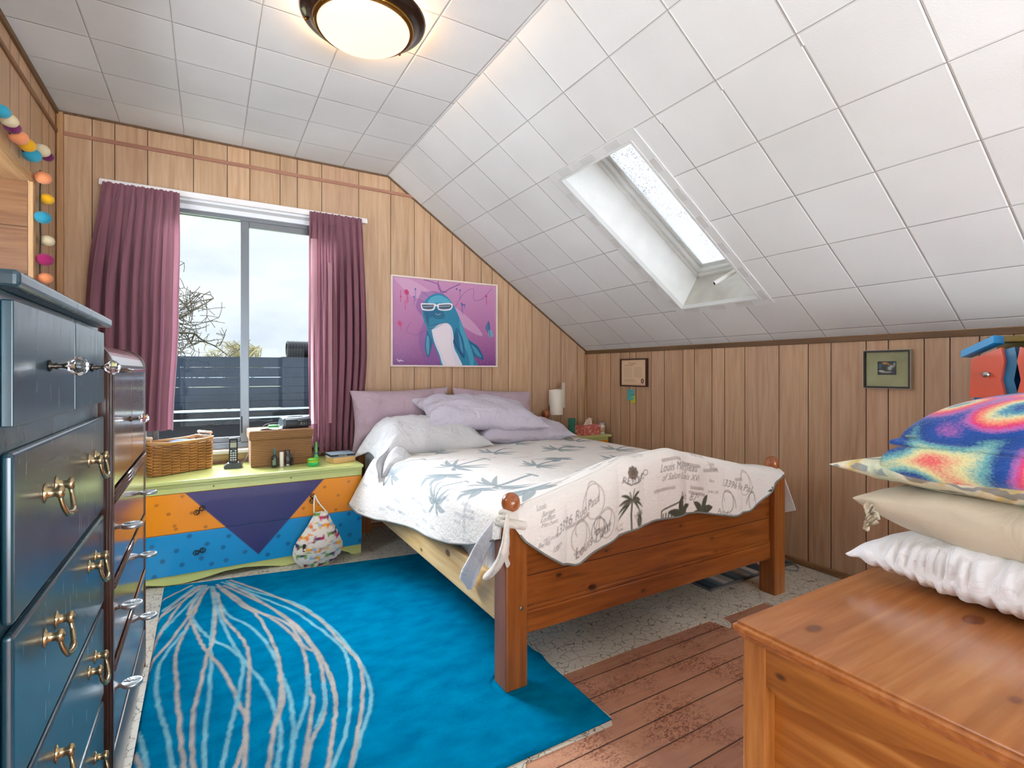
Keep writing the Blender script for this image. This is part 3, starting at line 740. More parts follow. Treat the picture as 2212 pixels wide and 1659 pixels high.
# ================================================================== BED
pine_l = wood('pale_pine_rail', [S(206, 160, 96), S(226, 188, 126), S(236, 204, 146)], 'y', rough=.4, knots=7., coat=.2, knotcol=S(96, 60, 34), kflat='x')
pine_x = wood('honey_pine_lying', [S(112, 56, 18), S(144, 78, 30), S(164, 96, 40)], 'x', rough=.3, knots=8.5, coat=.45, kflat='y')
pine_z = wood('honey_pine_upright', [S(120, 64, 22), S(148, 84, 34), S(168, 102, 48)], 'z', rough=.32, coat=.4)
ballw = wood('turned_pine', [S(132, 68, 30), S(156, 86, 42), S(176, 106, 56)], 'z', rough=.22, coat=.6)
bed = thing('bed', 'large honey pine bed with ball-topped foot posts, under a palm print quilt', 'bed', (1.74, 2.6, 0))
PXL, PXR = .948, 2.535
def post(x, y, zt, z0=0.):
    mb = MB(); mb.box(x-.045, x+.045, y-.045, y+.045, z0, zt, bev=.006); return build('post', mb, pine_z, bed)
for x in (PXL, PXR):
    p_ = post(x, 1.612, .615, .0115 if x < 1 else 0.)
    mb = MB(); mb.lathe([(.03, .615), (.022, .622), (.016, .632), (.020, .640), (.028, .648), (.034, .662), (.035, .674), (.032, .688), (.024, .700), (.012, .707), (.002, .709)], 28, c=(x, 1.612, 0)); build('finial', mb, ballw, p_)
    p_ = post(x, 3.70, .70)
    mb = MB(); mb.lathe([(.03, .70), (.034, .72), (.024, .74), (.018, .752), (.032, .76), (.038, .785), (.032, .81), (.012, .822), (.002, .823)], 24, c=(x, 3.70, 0)); build('finial', mb, ballw, p_)
def arch(x, lo, hi): return lo+(hi-lo)*max(0, math.cos((x-1.72)/1.5*PI))**1.2 if abs(x-1.72) < .75 else lo
mb = MB(); xs = np.linspace(PXL+.045, PXR-.045, 40)
mb.prism([(PXL+.045, .27), (PXR-.045, .27)]+[(x, arch(x, .55, .76)) for x in xs[::-1]], 1.600, 1.625, 'y')
for z in (.395, .51, .60): mb.box(PXL+.045, PXR-.045, 1.5985, 1.602, z, z+.003, 1)
build('footboard_panel', mb, [pine_x, plain('seam_brown', S(70, 34, 12), .6)], bed)
mb = MB(); mb.box(PXL+.045, PXR-.045, 1.590, 1.634, .187, .27, bev=.006); mb.box(PXL+.045, PXR-.045, 1.594, 1.630, .27, .284, bev=.003); build('footboard_rail', mb, pine_x, bed)
for x0 in (.906, 2.545):
    mb = MB(); mb.box(x0, x0+.03, 1.655, 3.655, .232, .392, bev=.008); build('side_rail', mb, pine_l if x0 < 1 else pine_l, bed)
mb = MB(); mb.prism([(PXL+.045, .30), (PXR-.045, .30)]+[(x, arch(x, .66, .74)) for x in xs[::-1]], 3.69, 3.715, 'y'); build('headboard', mb, pine_x, bed)
mb = MB()
for x in (.965,): mb.lathe([(.008, 0), (.008, .003), (.004, .004)], 14, M=Matrix.Translation((x, 1.567, .30)) @ Matrix.Rotation(PI/2, 4, 'X'))
build('bolt_head', mb, plain('bolt_steel', S(150, 140, 120), .35, metal=.9), bed)

mb = MB(); mb.box(.945, 2.538, 1.645, 3.68, .285, .600, bev=.045, seg=4)
for k in range(40): pass
solo('mattress', mb, fabric('sheet_blue_white', S(214, 226, 236), wr=.5), 'thick mattress in a pale blue-white sheet inside the pine bed frame', 'mattress')

# ---- quilt : print painted cloth, coordinates x across, y along (flap and drape continue the arc length)
QL, QR, QF, QT = .928, 2.565, 1.598, .622
INK = S(92, 94, 88); INKB = S(60, 44, 42); SLATE = S(132, 148, 154); OLIVE = S(74, 76, 58)
cv = Canvas(.45, 2.95, 1.05, 3.62, .0026, S(236, 232, 226))
r = random.Random(21)
def frond_palm(x, y, sc, ang, col, trunk=True, a=1., nl=9):
    ca, sa = math.cos(ang), math.sin(ang)
    R = lambda px, py: (x+(px*ca-py*sa)*sc, y+(px*sa+py*ca)*sc)
    if trunk:
        for i in range(9): t = i/9; cv.stroke([R(.05*math.sin(t*2), -t*1.0), R(.05*math.sin((t+.085)*2), -t*1.0-.085)], .07*sc+.004, col, a)
        cv.poly([R(-.16, -1.0), R(.2, -1.02), R(.12, -1.1), R(-.1, -1.08)], col, a)
    for k in range(nl):
        th = -.55+(PI+1.1)*k/(nl-1); L = .66+.08*math.sin(k*2.3); up, dn = [], []
        for i in range(9):
            t = i/8; px, py = math.cos(th)*L*t, math.sin(th)*L*t-.34*t*t*(1.1-abs(math.sin(th))*.5); w = .085*math.sin(PI*min(.98, t*.9+.08))**.8; up.append((px, py+w*.8)); dn.append((px, py-w))
        cv.poly([R(*p) for p in up+dn[::-1]], col, a)
def banana(x, y, sc, ang, col, a=1.):
    ca, sa = math.cos(ang), math.sin(ang)
    R = lambda px, py: (x+(px*ca-py*sa)*sc, y+(px*sa+py*ca)*sc)
    for th, L, wd in ((2.2, .8, .17), (1.5, 1.0, .16), (.9, .85, .17), (2.8, .6, .14), (.35, .6, .13)):
        pts = []
        for i in range(9):
            t = i/8; ww = wd*math.sin(PI*min(1, t*1.02))**.6
            bend = .25*t*t*(1 if th > 1.57 else -1)
            cx_, cy_ = math.cos(th+bend)*L*t, math.sin(th+bend)*L*t; pts.append((cx_-math.sin(th+bend)*ww, cy_+math.cos(th+bend)*ww))
        for i in range(8, -1, -1):
            t = i/8; ww = -wd*math.sin(PI*min(1, t*1.02))**.6; bend = .25*t*t*(1 if th > 1.57 else -1)
            cx_, cy_ = math.cos(th+bend)*L*t, math.sin(th+bend)*L*t; pts.append((cx_-math.sin(th+bend)*ww, cy_+math.cos(th+bend)*ww))
        cv.poly([R(*p) for p in pts], col, a)
def scrib(x, y, L, h, col, seed, ang=0., w=.0022, a=.9):
    w = w*.65; q = random.Random(seed); n = int(L/(h*.22)); pts = []; ca, sa = math.cos(ang), math.sin(ang)
    for i in range(n*6):
        t = i/6*2*PI; amp = h*.45*(1+1.2*(q.random() if i % 6 == 0 else .2)); px = L*i/(n*6)+amp*.45*math.cos(t); py = amp*math.sin(t)+px*.0
        pts.append((x+px*ca-py*sa, y+px*sa+py*ca))
    cv.stroke(pts, w, col, a)
def swirl(x, y, s, col, turns=1.6, w=.003, flip=1, a=.9):
    cv.stroke([(x+flip*s*(1-.55*t)*math.cos(t*turns*2*PI), y+s*1.5*(1-.5*t)*math.sin(t*turns*2*PI)+s*t) for t in np.linspace(0, 1, 50)], w, col, a)
# top: slate palms in rows, drawn paler than those on the flap
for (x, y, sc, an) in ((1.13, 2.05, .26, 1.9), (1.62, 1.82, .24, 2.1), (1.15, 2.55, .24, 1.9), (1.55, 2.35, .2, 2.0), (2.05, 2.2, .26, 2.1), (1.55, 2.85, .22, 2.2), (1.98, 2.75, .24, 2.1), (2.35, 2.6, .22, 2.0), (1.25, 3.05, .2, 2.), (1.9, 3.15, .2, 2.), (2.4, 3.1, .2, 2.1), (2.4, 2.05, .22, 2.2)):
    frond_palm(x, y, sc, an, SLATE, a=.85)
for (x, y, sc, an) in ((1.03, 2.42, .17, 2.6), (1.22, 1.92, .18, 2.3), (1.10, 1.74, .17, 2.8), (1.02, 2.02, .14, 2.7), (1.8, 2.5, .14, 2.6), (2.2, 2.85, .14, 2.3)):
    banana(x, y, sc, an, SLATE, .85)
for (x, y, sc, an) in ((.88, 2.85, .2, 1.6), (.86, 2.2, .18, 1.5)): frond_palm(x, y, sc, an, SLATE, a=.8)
for k in range(26):
    x, y = r.uniform(.75, 2.5), r.uniform(1.75, 3.3); scrib(x, y, r.uniform(.08, .2), .022, S(150, 152, 152), 100+k, r.uniform(-.1, .1), .003, .6)
# warm unlit printed part: foot flap and the last hand's breadth of the top
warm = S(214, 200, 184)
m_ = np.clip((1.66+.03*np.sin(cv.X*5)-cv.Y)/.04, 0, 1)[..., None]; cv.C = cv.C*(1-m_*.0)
YV = lambda z: QF-(QT-z)-.0                     # arc position on the flap for a height
def FP(u, v):
    p = at(u, v, 'y', 1.556); return (p.x, YV(p.z+0.0))
def rid(x): return float(interp(x, [(.9, .632), (.98, .66), (1.224, .72), (1.476, .795), (1.748, .815), (1.961, .765), (2.377, .675), (2.6, .64)]))
def FP(u, v):
    p = at(u, v, 'y', 1.556); return (p.x, QF-(rid(p.x)-p.z))
x_, y_ = FP(1358, 1078); frond_palm(x_, y_, .10, 0, OLIVE, nl=10, trunk=False)
cv.stroke([FP(1358, 1078), FP(1356, 1110), FP(1357, 1142)], .008, OLIVE)
x_, y_ = FP(1374, 1122); cv.ell(x_+.006, y_, .017, .025, 0, OLIVE)
for k in range(7): cv.stroke([(x_+.006, y_+.015), (x_+.006+.022*math.cos(.3+k*.42), y_+.022+.022*math.sin(.3+k*.42))], .004, OLIVE)
for i in range(-2, 3): cv.stroke([(x_-.02+i*.006, y_+.03), (x_+.02+i*.006, y_-.03)], .0025, S(150, 146, 124), .8)
# little house with banana leaves
hx0, hy0 = FP(1427, 1120); hx1, hy1 = FP(1450, 1086)
cv.stroke([(hx0, hy0-.02), (hx0, hy1-.02), (hx1+.03, hy1+.005)], .007, OLIVE)
for k in range(7): cv.stroke([(hx0+.012+k*.014, hy1-.035+k*.002), (hx0+.008+k*.014, hy1-.07+k*.002)], .006, OLIVE)
x_, y_ = FP(1466, 1112); banana(x_, y_-.01, .105, .25, OLIVE)
x_, y_ = FP(1512, 1108); banana(x_, y_-.01, .11, -.1, OLIVE)
x_, y_ = FP(1668, 1062); frond_palm(x_, y_, .09, .1, OLIVE, nl=9)
# crest with arched word under it
x_, y_ = FP(1364, 1020)
for k in range(9): cv.ell(x_+.021*math.cos(k*.7), y_+.019*math.sin(k*.7), .009, .008, k, S(120, 108, 96))
cv.ell(x_, y_, .015, .013, 0, S(104, 92, 82)); cv.stroke([(x_-.05, y_-.02), (x_-.02, y_-.045), (x_+.03, y_-.04), (x_+.06, y_-.01)], .005, S(120, 108, 96))
x2, y2 = FP(1340, 1048)
for k, ch in enumerate('PERU&CO'): cv.text(ch, x2+k*.021, y2-.012+.002*(k-3)**2, .036, INKB, rot=.18*(k-3)*.6)
def word(st, u, v, h, col=INKB, rot=.0, shear=.35, a=.95, wide=.72):
    x_, y_ = FP(u, v); cv.text(st, x_, y_, h, col, rot, shear, a, wide)
word('Louis Mergleau', 1424, 1020, .050, rot=.02); word('of Salon Louis XVI', 1428, 1038, .040, rot=.01)
word('No. 87²', 1462, 1074, .050); word('13396 Rue Paul', 1556, 1047, .048, rot=-.04)
word('Louis', 1530, 1004, .026); word('Bergen', 1532, 1012, .024); word('Paris 1834', 1376, 990, .022, S(140, 130, 122))
word('Louis Paul', 1305, 1000, .045, S(120, 110, 104), .1); word('Bergen Louis', 1500, 984, .022, S(130, 120, 112))
word('13396 Rue Paul', 1192, 1162, .050, rot=.22); word('London', 1165, 1132, .026); word('Bergen', 1168, 1120, .026); word('Louis', 1160, 1108, .026); word('Merchants', 1166, 1142, .022)
word('Berlin', 1160, 1188, .026, rot=.05); word('1887', 1186, 1195, .03, rot=.1); word('of London', 1170, 1172, .022)
word('Louis Paul', 1238, 1210, .060, rot=.25); word('Paris Louis', 1545, 1108, .040, rot=-.08); word('Bern', 1530, 1040, .022); word('London 1871', 1526, 1062, .018)
word('No. 12', 1324, 1146, .02); word('Paris', 1330, 1152, .02)
for (u, v, s_, fl_) in ((1250, 1170, .05, 1), (1305, 1140, .05, -1), (1290, 1152, .04, 1), (1568, 1092, .045, 1), (1620, 1088, .04, -1), (1606, 1052, .05, 1), (1280, 1098, .06, -1)):
    x_, y_ = FP(u, v); swirl(x_, y_, s_, INKB if s_ < .05 else S(150, 136, 124), flip=fl_)
for k in range(24):
    x_, y_ = r.uniform(1.05, 2.5), r.uniform(1.30, 1.75); scrib(x_, y_, r.uniform(.05, .12), .012, S(128, 112, 104), 300+k, r.uniform(-.05, .15), .0028, .7)
for k in range(40):     # fine script lines on the long side drape
    y_ = r.uniform(1.7, 3.2); scrib(.62+.3*r.random(), y_, r.uniform(.05, .1), .012, S(150, 158, 166), 500+k, PI/2, .0025, .6)
HEML = [(1.60, .55), (1.71, .507), (1.85, .455), (2.02, .413), (2.3, .372), (2.564, .345), (2.9, .305), (3.1, .300), (3.25, .33), (3.6, .33)]
HEMF = [(.925, .605), (.95, .57), (.972, .543), (1.063, .477), (1.13, .435), (1.201, .417), (1.26, .44), (1.327, .465), (1.461, .508), (1.55, .512), (1.60, .524), (1.687, .522), (1.862, .528), (1.98, .50), (2.119, .472), (2.25, .478), (2.332, .508), (2.42, .55), (2.485, .600), (2.56, .625)]
def topz(X, Y):
    rr_ = interp(X, [(.9, .632), (.98, .66), (1.224, .72), (1.476, .795), (1.748, .815), (1.961, .765), (2.377, .675), (2.6, .64)])
    t = np.clip(1-(Y-QF)/.42, 0, 1)
    lump = .012*sn(X, Y, 3, .9)+.006*sn(X, Y, 8, 3.2)
    edge = np.clip((X-QL)/.1, 0, 1)*np.clip((QR-X)/.1, 0, 1)
    return QT+.014*edge+lump*edge+(rr_-QT-.014*edge)*(t*t*(3-2*t))
nxq, nyq = 540, 500
xs = np.linspace(QL, QR, nxq); ys = np.linspace(QF, 3.56, nyq)
mb = MB(); cols = []
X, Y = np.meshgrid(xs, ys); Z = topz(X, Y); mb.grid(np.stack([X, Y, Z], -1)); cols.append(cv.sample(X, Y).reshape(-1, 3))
# foot flap
T = np.linspace(0, 1, 110)[:, None]; Xf = np.repeat(xs[None, :], 110, 0); zt = topz(Xf, QF*np.ones_like(Xf)); hem = interp(Xf, HEMF); Ln = np.maximum(.012, zt-hem); Sx = T*Ln
wave = (.010*np.sin(Xf*15+1)+.008*np.sin(Xf*33))*np.clip(Sx/.1, 0, 1)
Yf = QF-.042*(1-np.exp(-Sx/.018))-np.abs(wave)-.004; Zf = zt-Sx; mb.grid(np.stack([Xf, Yf, Zf], -1), flip=True); cols.append(cv.sample(Xf, QF-Sx).reshape(-1, 3))
# side drapes
def side(sign):
    yy = ys[ys < 3.235] if sign < 0 else ys[ys < 3.32]; Yd = np.repeat(yy[None, :], 110, 0)
    x0 = QL if sign < 0 else QR; zt = topz(np.full_like(Yd, x0), Yd)
    hem = interp(Yd, HEML) if sign < 0 else interp(Yd, [(1.6, .40), (1.66, .375), (1.75, .40), (2.0, .36), (3.6, .33)])
    Sd = T*(zt-hem)
    flare = interp(Yd, [(1.6, .015), (2.4, .02), (2.8, .04), (3.05, .12), (3.2, .17), (3.3, .18)]) if sign < 0 else interp(Yd, [(1.6, .16), (1.75, .12), (2.0, .05), (3.6, .03)])
    fold = .012*np.sin(Yd*9+1)*np.clip(Sd/.1, 0, 1)
    Xd = x0+sign*(.030*(1-np.exp(-Sd/.02))+(flare+fold)*np.clip(Sd/.3, 0, 1.3)); Zd = zt-Sd*.98
    mb.grid(np.stack([Xd, Yd, Zd], -1), flip=(sign > 0)); cols.append(cv.sample(x0+sign*Sd, Yd).reshape(-1, 3))
side(-1); side(1)
mb.col = np.concatenate(cols)
qm = attrmat('quilt_cloth', .95, 'quilt', sheen=.1)
quilt = solo('quilt', mb, qm, 'white quilt printed with palms and handwriting, draped over the bed and its footboard', 'quilt')
so = quilt.modifiers.new('Thickness', 'SOLIDIFY'); so.thickness = .006; so.offset = -1
# hem binding along flap and left drape
hp = []
for y in np.linspace(3.232, 1.64, 60):
    zt_ = float(topz(np.array(QL), np.array(y))); h_ = float(interp(y, HEML)); fl_ = float(interp(y, [(1.6, .015), (2.4, .02), (2.8, .04), (3.05, .12), (3.2, .17), (3.3, .18)])); S_ = zt_-h_
    hp.append((QL-.030-(fl_+.012*math.sin(y*9+1))*min(1.3, S_/.3), y, zt_-S_*.98))
bd = plain('binding_grey', S(126, 128, 124), .9)
mb = MB(); mb.tube(hp, .0045, 6); build('hem_binding', mb, bd, quilt)
mb = MB(); hp = []
for x in np.linspace(.95, 2.54, 80):
    zt_ = float(topz(np.array(x), np.array(QF))); h_ = float(interp(x, HEMF)); S_ = max(.012, zt_-h_)
    wv = abs(.010*math.sin(x*15+1)+.008*math.sin(x*33))*min(1, S_/.1); hp.append((x, QF-.042*(1-math.exp(-S_/.018))-wv-.004, zt_-S_))
mb.tube(hp, .0045, 6); build('hem_binding', mb, bd, quilt)
# the twisted corner tied round the near post and its hanging tail
mb = MB(); quiltw = fabric('quilt_reverse', S(222, 216, 206), wr=.7)
for k, (rz, rad) in enumerate(((.622, .040), (.636, .033), (.610, .046))):
    mb.tube([(PXL+rad*math.cos(a), 1.612+rad*math.sin(a), rz+.006*math.sin(a*2+k)) for a in np.linspace(0, 2*PI, 25)[:-1]], .013, 8, closed=True)
mb.tube(smooth_line([(.93, 1.72, .60), (.915, 1.66, .60), (.905, 1.60, .606), (.925, 1.555, .612), (.97, 1.552, .60)]), .016, 8)
build('twisted_corner', mb, quiltw, quilt)
def ribbon(path, widths, wdir, th, mb, nw=9, curl=.35, seed=0):
    path = smooth_line(path, 8); n = len(path); W_ = np.interp(np.linspace(0, 1, n), np.linspace(0, 1, len(widths)), widths)
    P = np.zeros((n, nw, 3)); Pb = np.zeros((n, nw, 3)); wd = Vector(wdir).normalized()
    for i, p in enumerate(path):
        d = Vector(path[min(i+1, n-1)]-path[max(i-1, 0)]).normalized(); nn = wd.cross(d).normalized()
        for j in range(nw):
            t = j/(nw-1)*2-1; q = Vector(p)+wd*t*W_[i]/2+nn*(curl*W_[i]*(t*t-.5)+.004*math.sin(i*.5+j+seed)); P[i, j] = q; Pb[i, j] = q+nn*th
    mb.grid(P); mb.grid(Pb, flip=True)
mb = MB(); mb.tube(smooth_line([(.925, 1.590, .625), (.900, 1.560, .590), (.890, 1.553, .54), (.878, 1.565, .49), (.862, 1.592, .445), (.850, 1.630, .418)]), np.interp(np.linspace(0, 1, 51), [0, .2, .45, .7, .9, 1], [.010, .010, .016, .015, .011, .005]), 14, flat=2.6)
mb.tube(smooth_line([(.915, 1.575, .62), (.894, 1.556, .56), (.896, 1.556, .50), (.905, 1.556, .47)]), [.008]*10+[.010]*10+[.006]*11, 12, flat=2.6)
build('hanging_tail', mb, quiltw, quilt)
sheetm = fabric('sheet_white_tied', S(222, 226, 232), wr=.5)
mb = MB(); path = smooth_line([(.912, 1.64, .60), (.896, 1.672, .55), (.886, 1.715, .49), (.878, 1.765, .41), (.876, 1.815, .345), (.880, 1.842, .312)], 10)
mb.tube(path, np.interp(np.linspace(0, 1, len(path)), [0, .3, .8, 1], [.008, .011, .016, .0145]), 18, flat=2.4)
v_ = np.array(mb.v); v_[:, 0] += .004*np.sin(v_[:, 1]*90+v_[:, 2]*60); v_[:, 2] += .006*np.sin(v_[:, 1]*140)*np.clip((.36-v_[:, 2])*20, 0, 1); mb.v = [tuple(p) for p in v_]
X, Y = np.meshgrid(np.linspace(0, 1, 12), np.linspace(1.655, 2.30, 50)); Zs = .59-X*np.interp(Y, [1.655, 1.9, 2.3], [.235, .20, .12]); mb.grid(np.stack([.940-.012*X+.004*np.sin(Y*60+X*3)*X, Y, Zs], -1))
bs_ = solo('bed_sheet', mb, sheetm, 'loose pale sheet corner hanging over the side rail by the near post', 'sheet')

# ---- pillows on the bed
lil = fabric('lilac_cotton', S(206, 200, 214), wr=.7, weave=500.); mau = fabric('mauve_cotton', S(184, 162, 172), wr=.7, weave=500.); gre = fabric('grey_white_cotton', S(212, 212, 214), wr=.7, weave=500.)
def P3(u, v, y): return at(u, v, 'y', y)
o = solo('pillow', pillow_mb((1.205, 3.60, .81), (1, .02, .02), (0, .10, 1), (0, -1, .10), .74, .44, .17, 11, low=.35, wr=.016, pinch=.07), mau, 'mauve pillow standing against the wall beside the curtain', 'pillow', merge=.0005)
o = solo('pillow', pillow_mb((1.97, 3.61, .80), (1, .02, -.06), (0, .10, 1), (0, -1, .10), .72, .42, .16, 12, low=.35, wr=.016, pinch=.07), mau, 'mauve pillow mostly hidden behind the plump lilac pillows', 'pillow', merge=.0005)
o = solo('pillow', pillow_mb((2.03, 3.36, .705), (1, .05, -.02), (-.04, 1, .16), (0, -.16, 1), .86, .44, .17, 14, low=.45, wr=.018), lil, 'lower lilac pillow lying flat, its corner pointing to the nightstand', 'pillow', merge=.0005)
def dr1(P):
    return P
o = solo('pillow', pillow_mb((1.70, 3.33, .845), (1, -.02, -.07), (.02, 1, .34), (0, -.34, 1), .92, .44, .20, 17, low=.42, wr=.020, pinch=.09, corner=.05), lil, 'plump lilac pillow lying on top of the other pillows in the middle', 'pillow', merge=.0005)
def dr2(P):
    Q = P.copy(); d = np.clip(1.02-P[..., 0], 0, 1); Q[..., 2] -= d*d*5.5; return Q
o = solo('pillow', pillow_mb((1.25, 3.27, .715), (1, .07, -.02), (-.05, 1, .22), (0, -.2, 1), .80, .46, .23, 19, low=.42, wr=.018, droop=dr2, corner=.04), gre, 'grey-white pillow lying at the left edge of the bed', 'pillow', merge=.0005)
mb = MB()
ribbon([(.98, 3.16, .66), (.915, 3.10, .63), (.885, 3.03, .58), (.880, 2.98, .52)], [.26, .22, .16, .12], (.25, 1, .1), .005, mb, nw=15, curl=.30, seed=2)
ribbon([(.99, 3.06, .668), (.945, 2.98, .64), (.905, 2.93, .60), (.885, 2.93, .545)], [.2, .17, .13, .10], (.6, -1, .1), .005, mb, nw=15, curl=.38, seed=7)
build('open_end', mb, gre, o, mods=None)

# ================================================================== CURTAINS
curt = fabric('dusty_rose_cloth', S(148, 100, 112), wr=.12, transl=.30, weave=700., var=.04)
lining = fabric('pale_lining', S(214, 168, 176), wr=.05, transl=.5, weave=300.)
def curtain(name, label, tl, tr, bl_, br, zt, zb, y0, nf, seed, mid=None):
    nx, nz = 260, 60; P = np.zeros((nz, nx, 3)); s = np.linspace(0, 1, nx)
    fold_ph = s*nf*2*PI+.9*np.sin(s*7+seed)
    for i in range(nz):
        t = i/(nz-1); z = zt+(zb-zt)*t
        pts = [(0, tl), (.32, mid[0]), (.75, mid[0]*.4+bl_*.6), (1, bl_)] if mid else [(0, tl), (1, bl_)]
        xa = np.interp(t, [p[0] for p in pts], [p[1] for p in pts]); pts = [(0, tr), (.32, mid[1]), (1, br)] if mid else [(0, tr), (1, br)]
        xb = np.interp(t, [p[0] for p in pts], [p[1] for p in pts])
        if mid:
            sm_ = math.sin(min(1, t/.55)*PI/2); s2_ = max(0, (t-.55)/.45); s2_ = s2_*s2_*(3-2*s2_)
            xa = tl+(mid[0]-tl)*sm_+(bl_-mid[0])*s2_; xb = tr+(mid[1]-tr)*sm_+(br-mid[1])*s2_
        pleat = math.exp(-((t-.065)/.035)**2); am = .010+.030*min(1, max(0, t-.06)*3)+.006*pleat
        head = 1-min(1, t/.07)
        yy = am*np.sin(fold_ph+.5*np.sin(t*3+s*5))*(1-.2*head)+.010*np.sin(fold_ph*2.1+t*4+seed)*min(1, t*3)+.005*np.sin(fold_ph*3)*head
        xx = xa+(xb-xa)*s+.010*np.sin(fold_ph*2+1+t*2)*min(1, t*4)
        P[i, :, 0] = xx; P[i, :, 1] = y0+yy-.012*pleat*np.cos(fold_ph)**2; P[i, :, 2] = z+.006*np.abs(np.sin(fold_ph))*(1-min(1, t*14))
    mb = MB(); mb.grid(P); ob = solo(name, mb, curt, label, 'curtain', 'curtains either side of the window')
    return ob, P
c1, P1 = curtain('curtain', 'dusty rose pleated curtain to the left of the window', -.525, -.155, -.60, -.188, 2.232, .80, 3.690, 7.5, 2, (-.600, -.165))
c2, P2 = curtain('curtain', 'dusty rose pleated curtain to the right of the window, beside the dolphin picture', .585, .942, .590, .925, 2.243, .600, 3.700, 8.5, 5, (.580, .968))
for (ob, x0, x1, z0, z1, yb) in ((c2, .588, .628, .80, 2.05, 3.748), (c2, .70, .725, .80, 1.9, 3.748), (c1, -.32, -.285, 1.0, 1.95, 3.748), (c1, -.215, -.195, 1.2, 1.9, 3.748)):
    mb = MB(); P = np.zeros((20, 5, 3))
    for i in range(20):
        for j in range(5): P[i, j] = (x0+(x1-x0)*j/4, (3.655 if ob is c2 else 3.645)+.003*math.sin(j*2+i*.3), z1+(z0-z1)*i/19)
    mb.grid(P)
    if ob is c2: build('lining_strip', mb, lining, ob)
mb = MB(); mb.box(-.545, .985, YB-.052, YB-.001, 2.232, 2.262, 0, .004); mb.box(-.545, .985, YB-.056, YB-.052, 2.226, 2.246, 0)
solo('curtain_rail', mb, plain('rail_white', S(232, 228, 226), .4), 'long white curtain rail along the wall above the window', 'curtain rail')

# ================================================================== GREEN PAINTED DRESSER UNDER THE WINDOW
lime = plain('lime_paint', S(192, 200, 122), .28, coat=.4); orange = plain('orange_paint', S(232, 140, 14), .3, coat=.3)
DX0, DX1, DYF, DZ = -.585, .834, 3.28, .567
dr = thing('dresser', 'low lime green dresser with orange, blue and purple painted drawers under the window', 'dresser', ((DX0+DX1)/2, 3.5, 0))
mb = MB(); mb.box(DX0+.008, DX1-.010, DYF+.014, 3.742, .058, DZ-.02, 0, .002); build('carcass', mb, lime, dr)
mb = MB(); mb.box(DX0-.008, DX1+.004, DYF-.020, 3.745, DZ-.020, DZ, 0, .004); mb.box(DX0, DX1-.002, DYF-.008, DYF+.02, DZ-.036, DZ-.020, 0, .003); build('top', mb, lime, dr)
mb = MB(); mb.box(DX0, DX1-.002, DYF, DYF+.014, .497, DZ-.036, 0, .001)
build('front_band', mb, lime, dr)
ap = [(DX0, .058), (DX0, 0), (DX0+.06, 0), (DX0+.085, .02), (DX0+.14, .043), (DX0+.22, .043), (DX0+.30, .028), (DX0+.38, .010), (DX0+.46, .006), (DX0+.56, .018), (DX0+.66, .036), (DX0+.76, .038), (DX0+.86, .026)]
apm = [( DX0+DX1-x, z) for x, z in ap[::-1]]
mb = MB(); mb.prism([(DX1-.006 if abs(x-DX1) < 1e-6 else x, z) for x, z in ap+[p for p in apm if p[0] > DX0+.88]], DYF+.004, DYF+.022, 'y')
for x in (DX0+.01, DX1-.05): mb.box(x, x+.034, 3.70, 3.74, 0, .06)
build('apron', mb, lime, dr)
NAV = S(50, 46, 100); ORG_ = S(234, 142, 16); BLU = S(14, 140, 196); DOT = S(60, 74, 90)
dv = Canvas(DX0+.006, DX1-.004, .06, .495, .003, ORG_)
dv.poly([(DX0, .05), (DX1, .05), (DX1, .281), (DX0, .281)], BLU)
dv.poly([(-.118, .50), (.606, .50), (.243, .100)], NAV)
def spiral(x, z, r_, col): dv.ell(x, z, r_, r_, 0, col, .45); dv.stroke([(x+r_*(1-t*.85)*math.cos(t*13), z+r_*(1-t*.85)*math.sin(t*13)) for t in np.linspace(0, 1, 24)], .0035, col, .85)
for (u, v) in ((338, 1092), (364, 1111), (394, 1072), (414, 1108), (444, 1138), (377, 1136), (380, 1143)): p = at(u, v, 'y', DYF); spiral(p.x, p.z, .009, S(170, 96, 10))
for (u, v) in ((701, 1052), (730, 1070), (753, 1040), (725, 1101), (655, 1098), (773, 1092), (690, 1088)): p = at(u, v, 'y', DYF); spiral(p.x, p.z, .009, S(170, 96, 10))
for (u, v) in ((328, 1182), (381, 1190), (351, 1213), (393, 1220), (409, 1158), (447, 1175), (435, 1206), (482, 1182), (494, 1158), (529, 1192), (488, 1210), (333, 1247), (457, 1218), (601, 1158), (622, 1174), (578, 1198), (753, 1110), (775, 1120), (735, 1134), (755, 1155), (778, 1167)): p = at(u, v, 'y', DYF); spiral(p.x, p.z, .012, S(20, 84, 130))
dm = attrmat('painted_drawer', .3, 'paint', coat=.3)
def cpart(name, cvv, x0, x1, z0, z1, y, th, parent, mat, step=1):
    nx = int((x1-x0)/cvv.res)+1; nz_ = int((z1-z0)/cvv.res)+1; X, Z = np.meshgrid(np.linspace(x0, x1, nx), np.linspace(z0, z1, nz_))
    mb = MB(); mb.grid(np.stack([X, np.full_like(X, y), Z], -1), sm=False); C = cvv.sample(X, Z).reshape(-1, 3)
    o = len(mb.v); mb.box(x0, x1, y+.0002, y+th, z0, z1); mb.col = np.concatenate([C, np.repeat(cvv.sample(np.array([[x0]]), np.array([[z0]])).reshape(1, 3), len(mb.v)-o, 0)])
    return build(name, mb, mat, parent)
d1 = cpart('drawer', dv, DX0+.006, DX1-.004, .284, .495, DYF-.004, .018, dr, dm)
d2 = cpart('drawer', dv, DX0+.006, DX1-.004, .061, .281, DYF-.004, .018, dr, dm)
mb = MB(); mb.box(DX0+.004, DX1-.003, DYF+.002, DYF+.013, .06, .4965); build('drawer_gap', mb, plain('gap_black', S(16, 14, 14), .8), dr)
iron = plain('black_iron', S(26, 24, 24), .5, metal=.3)
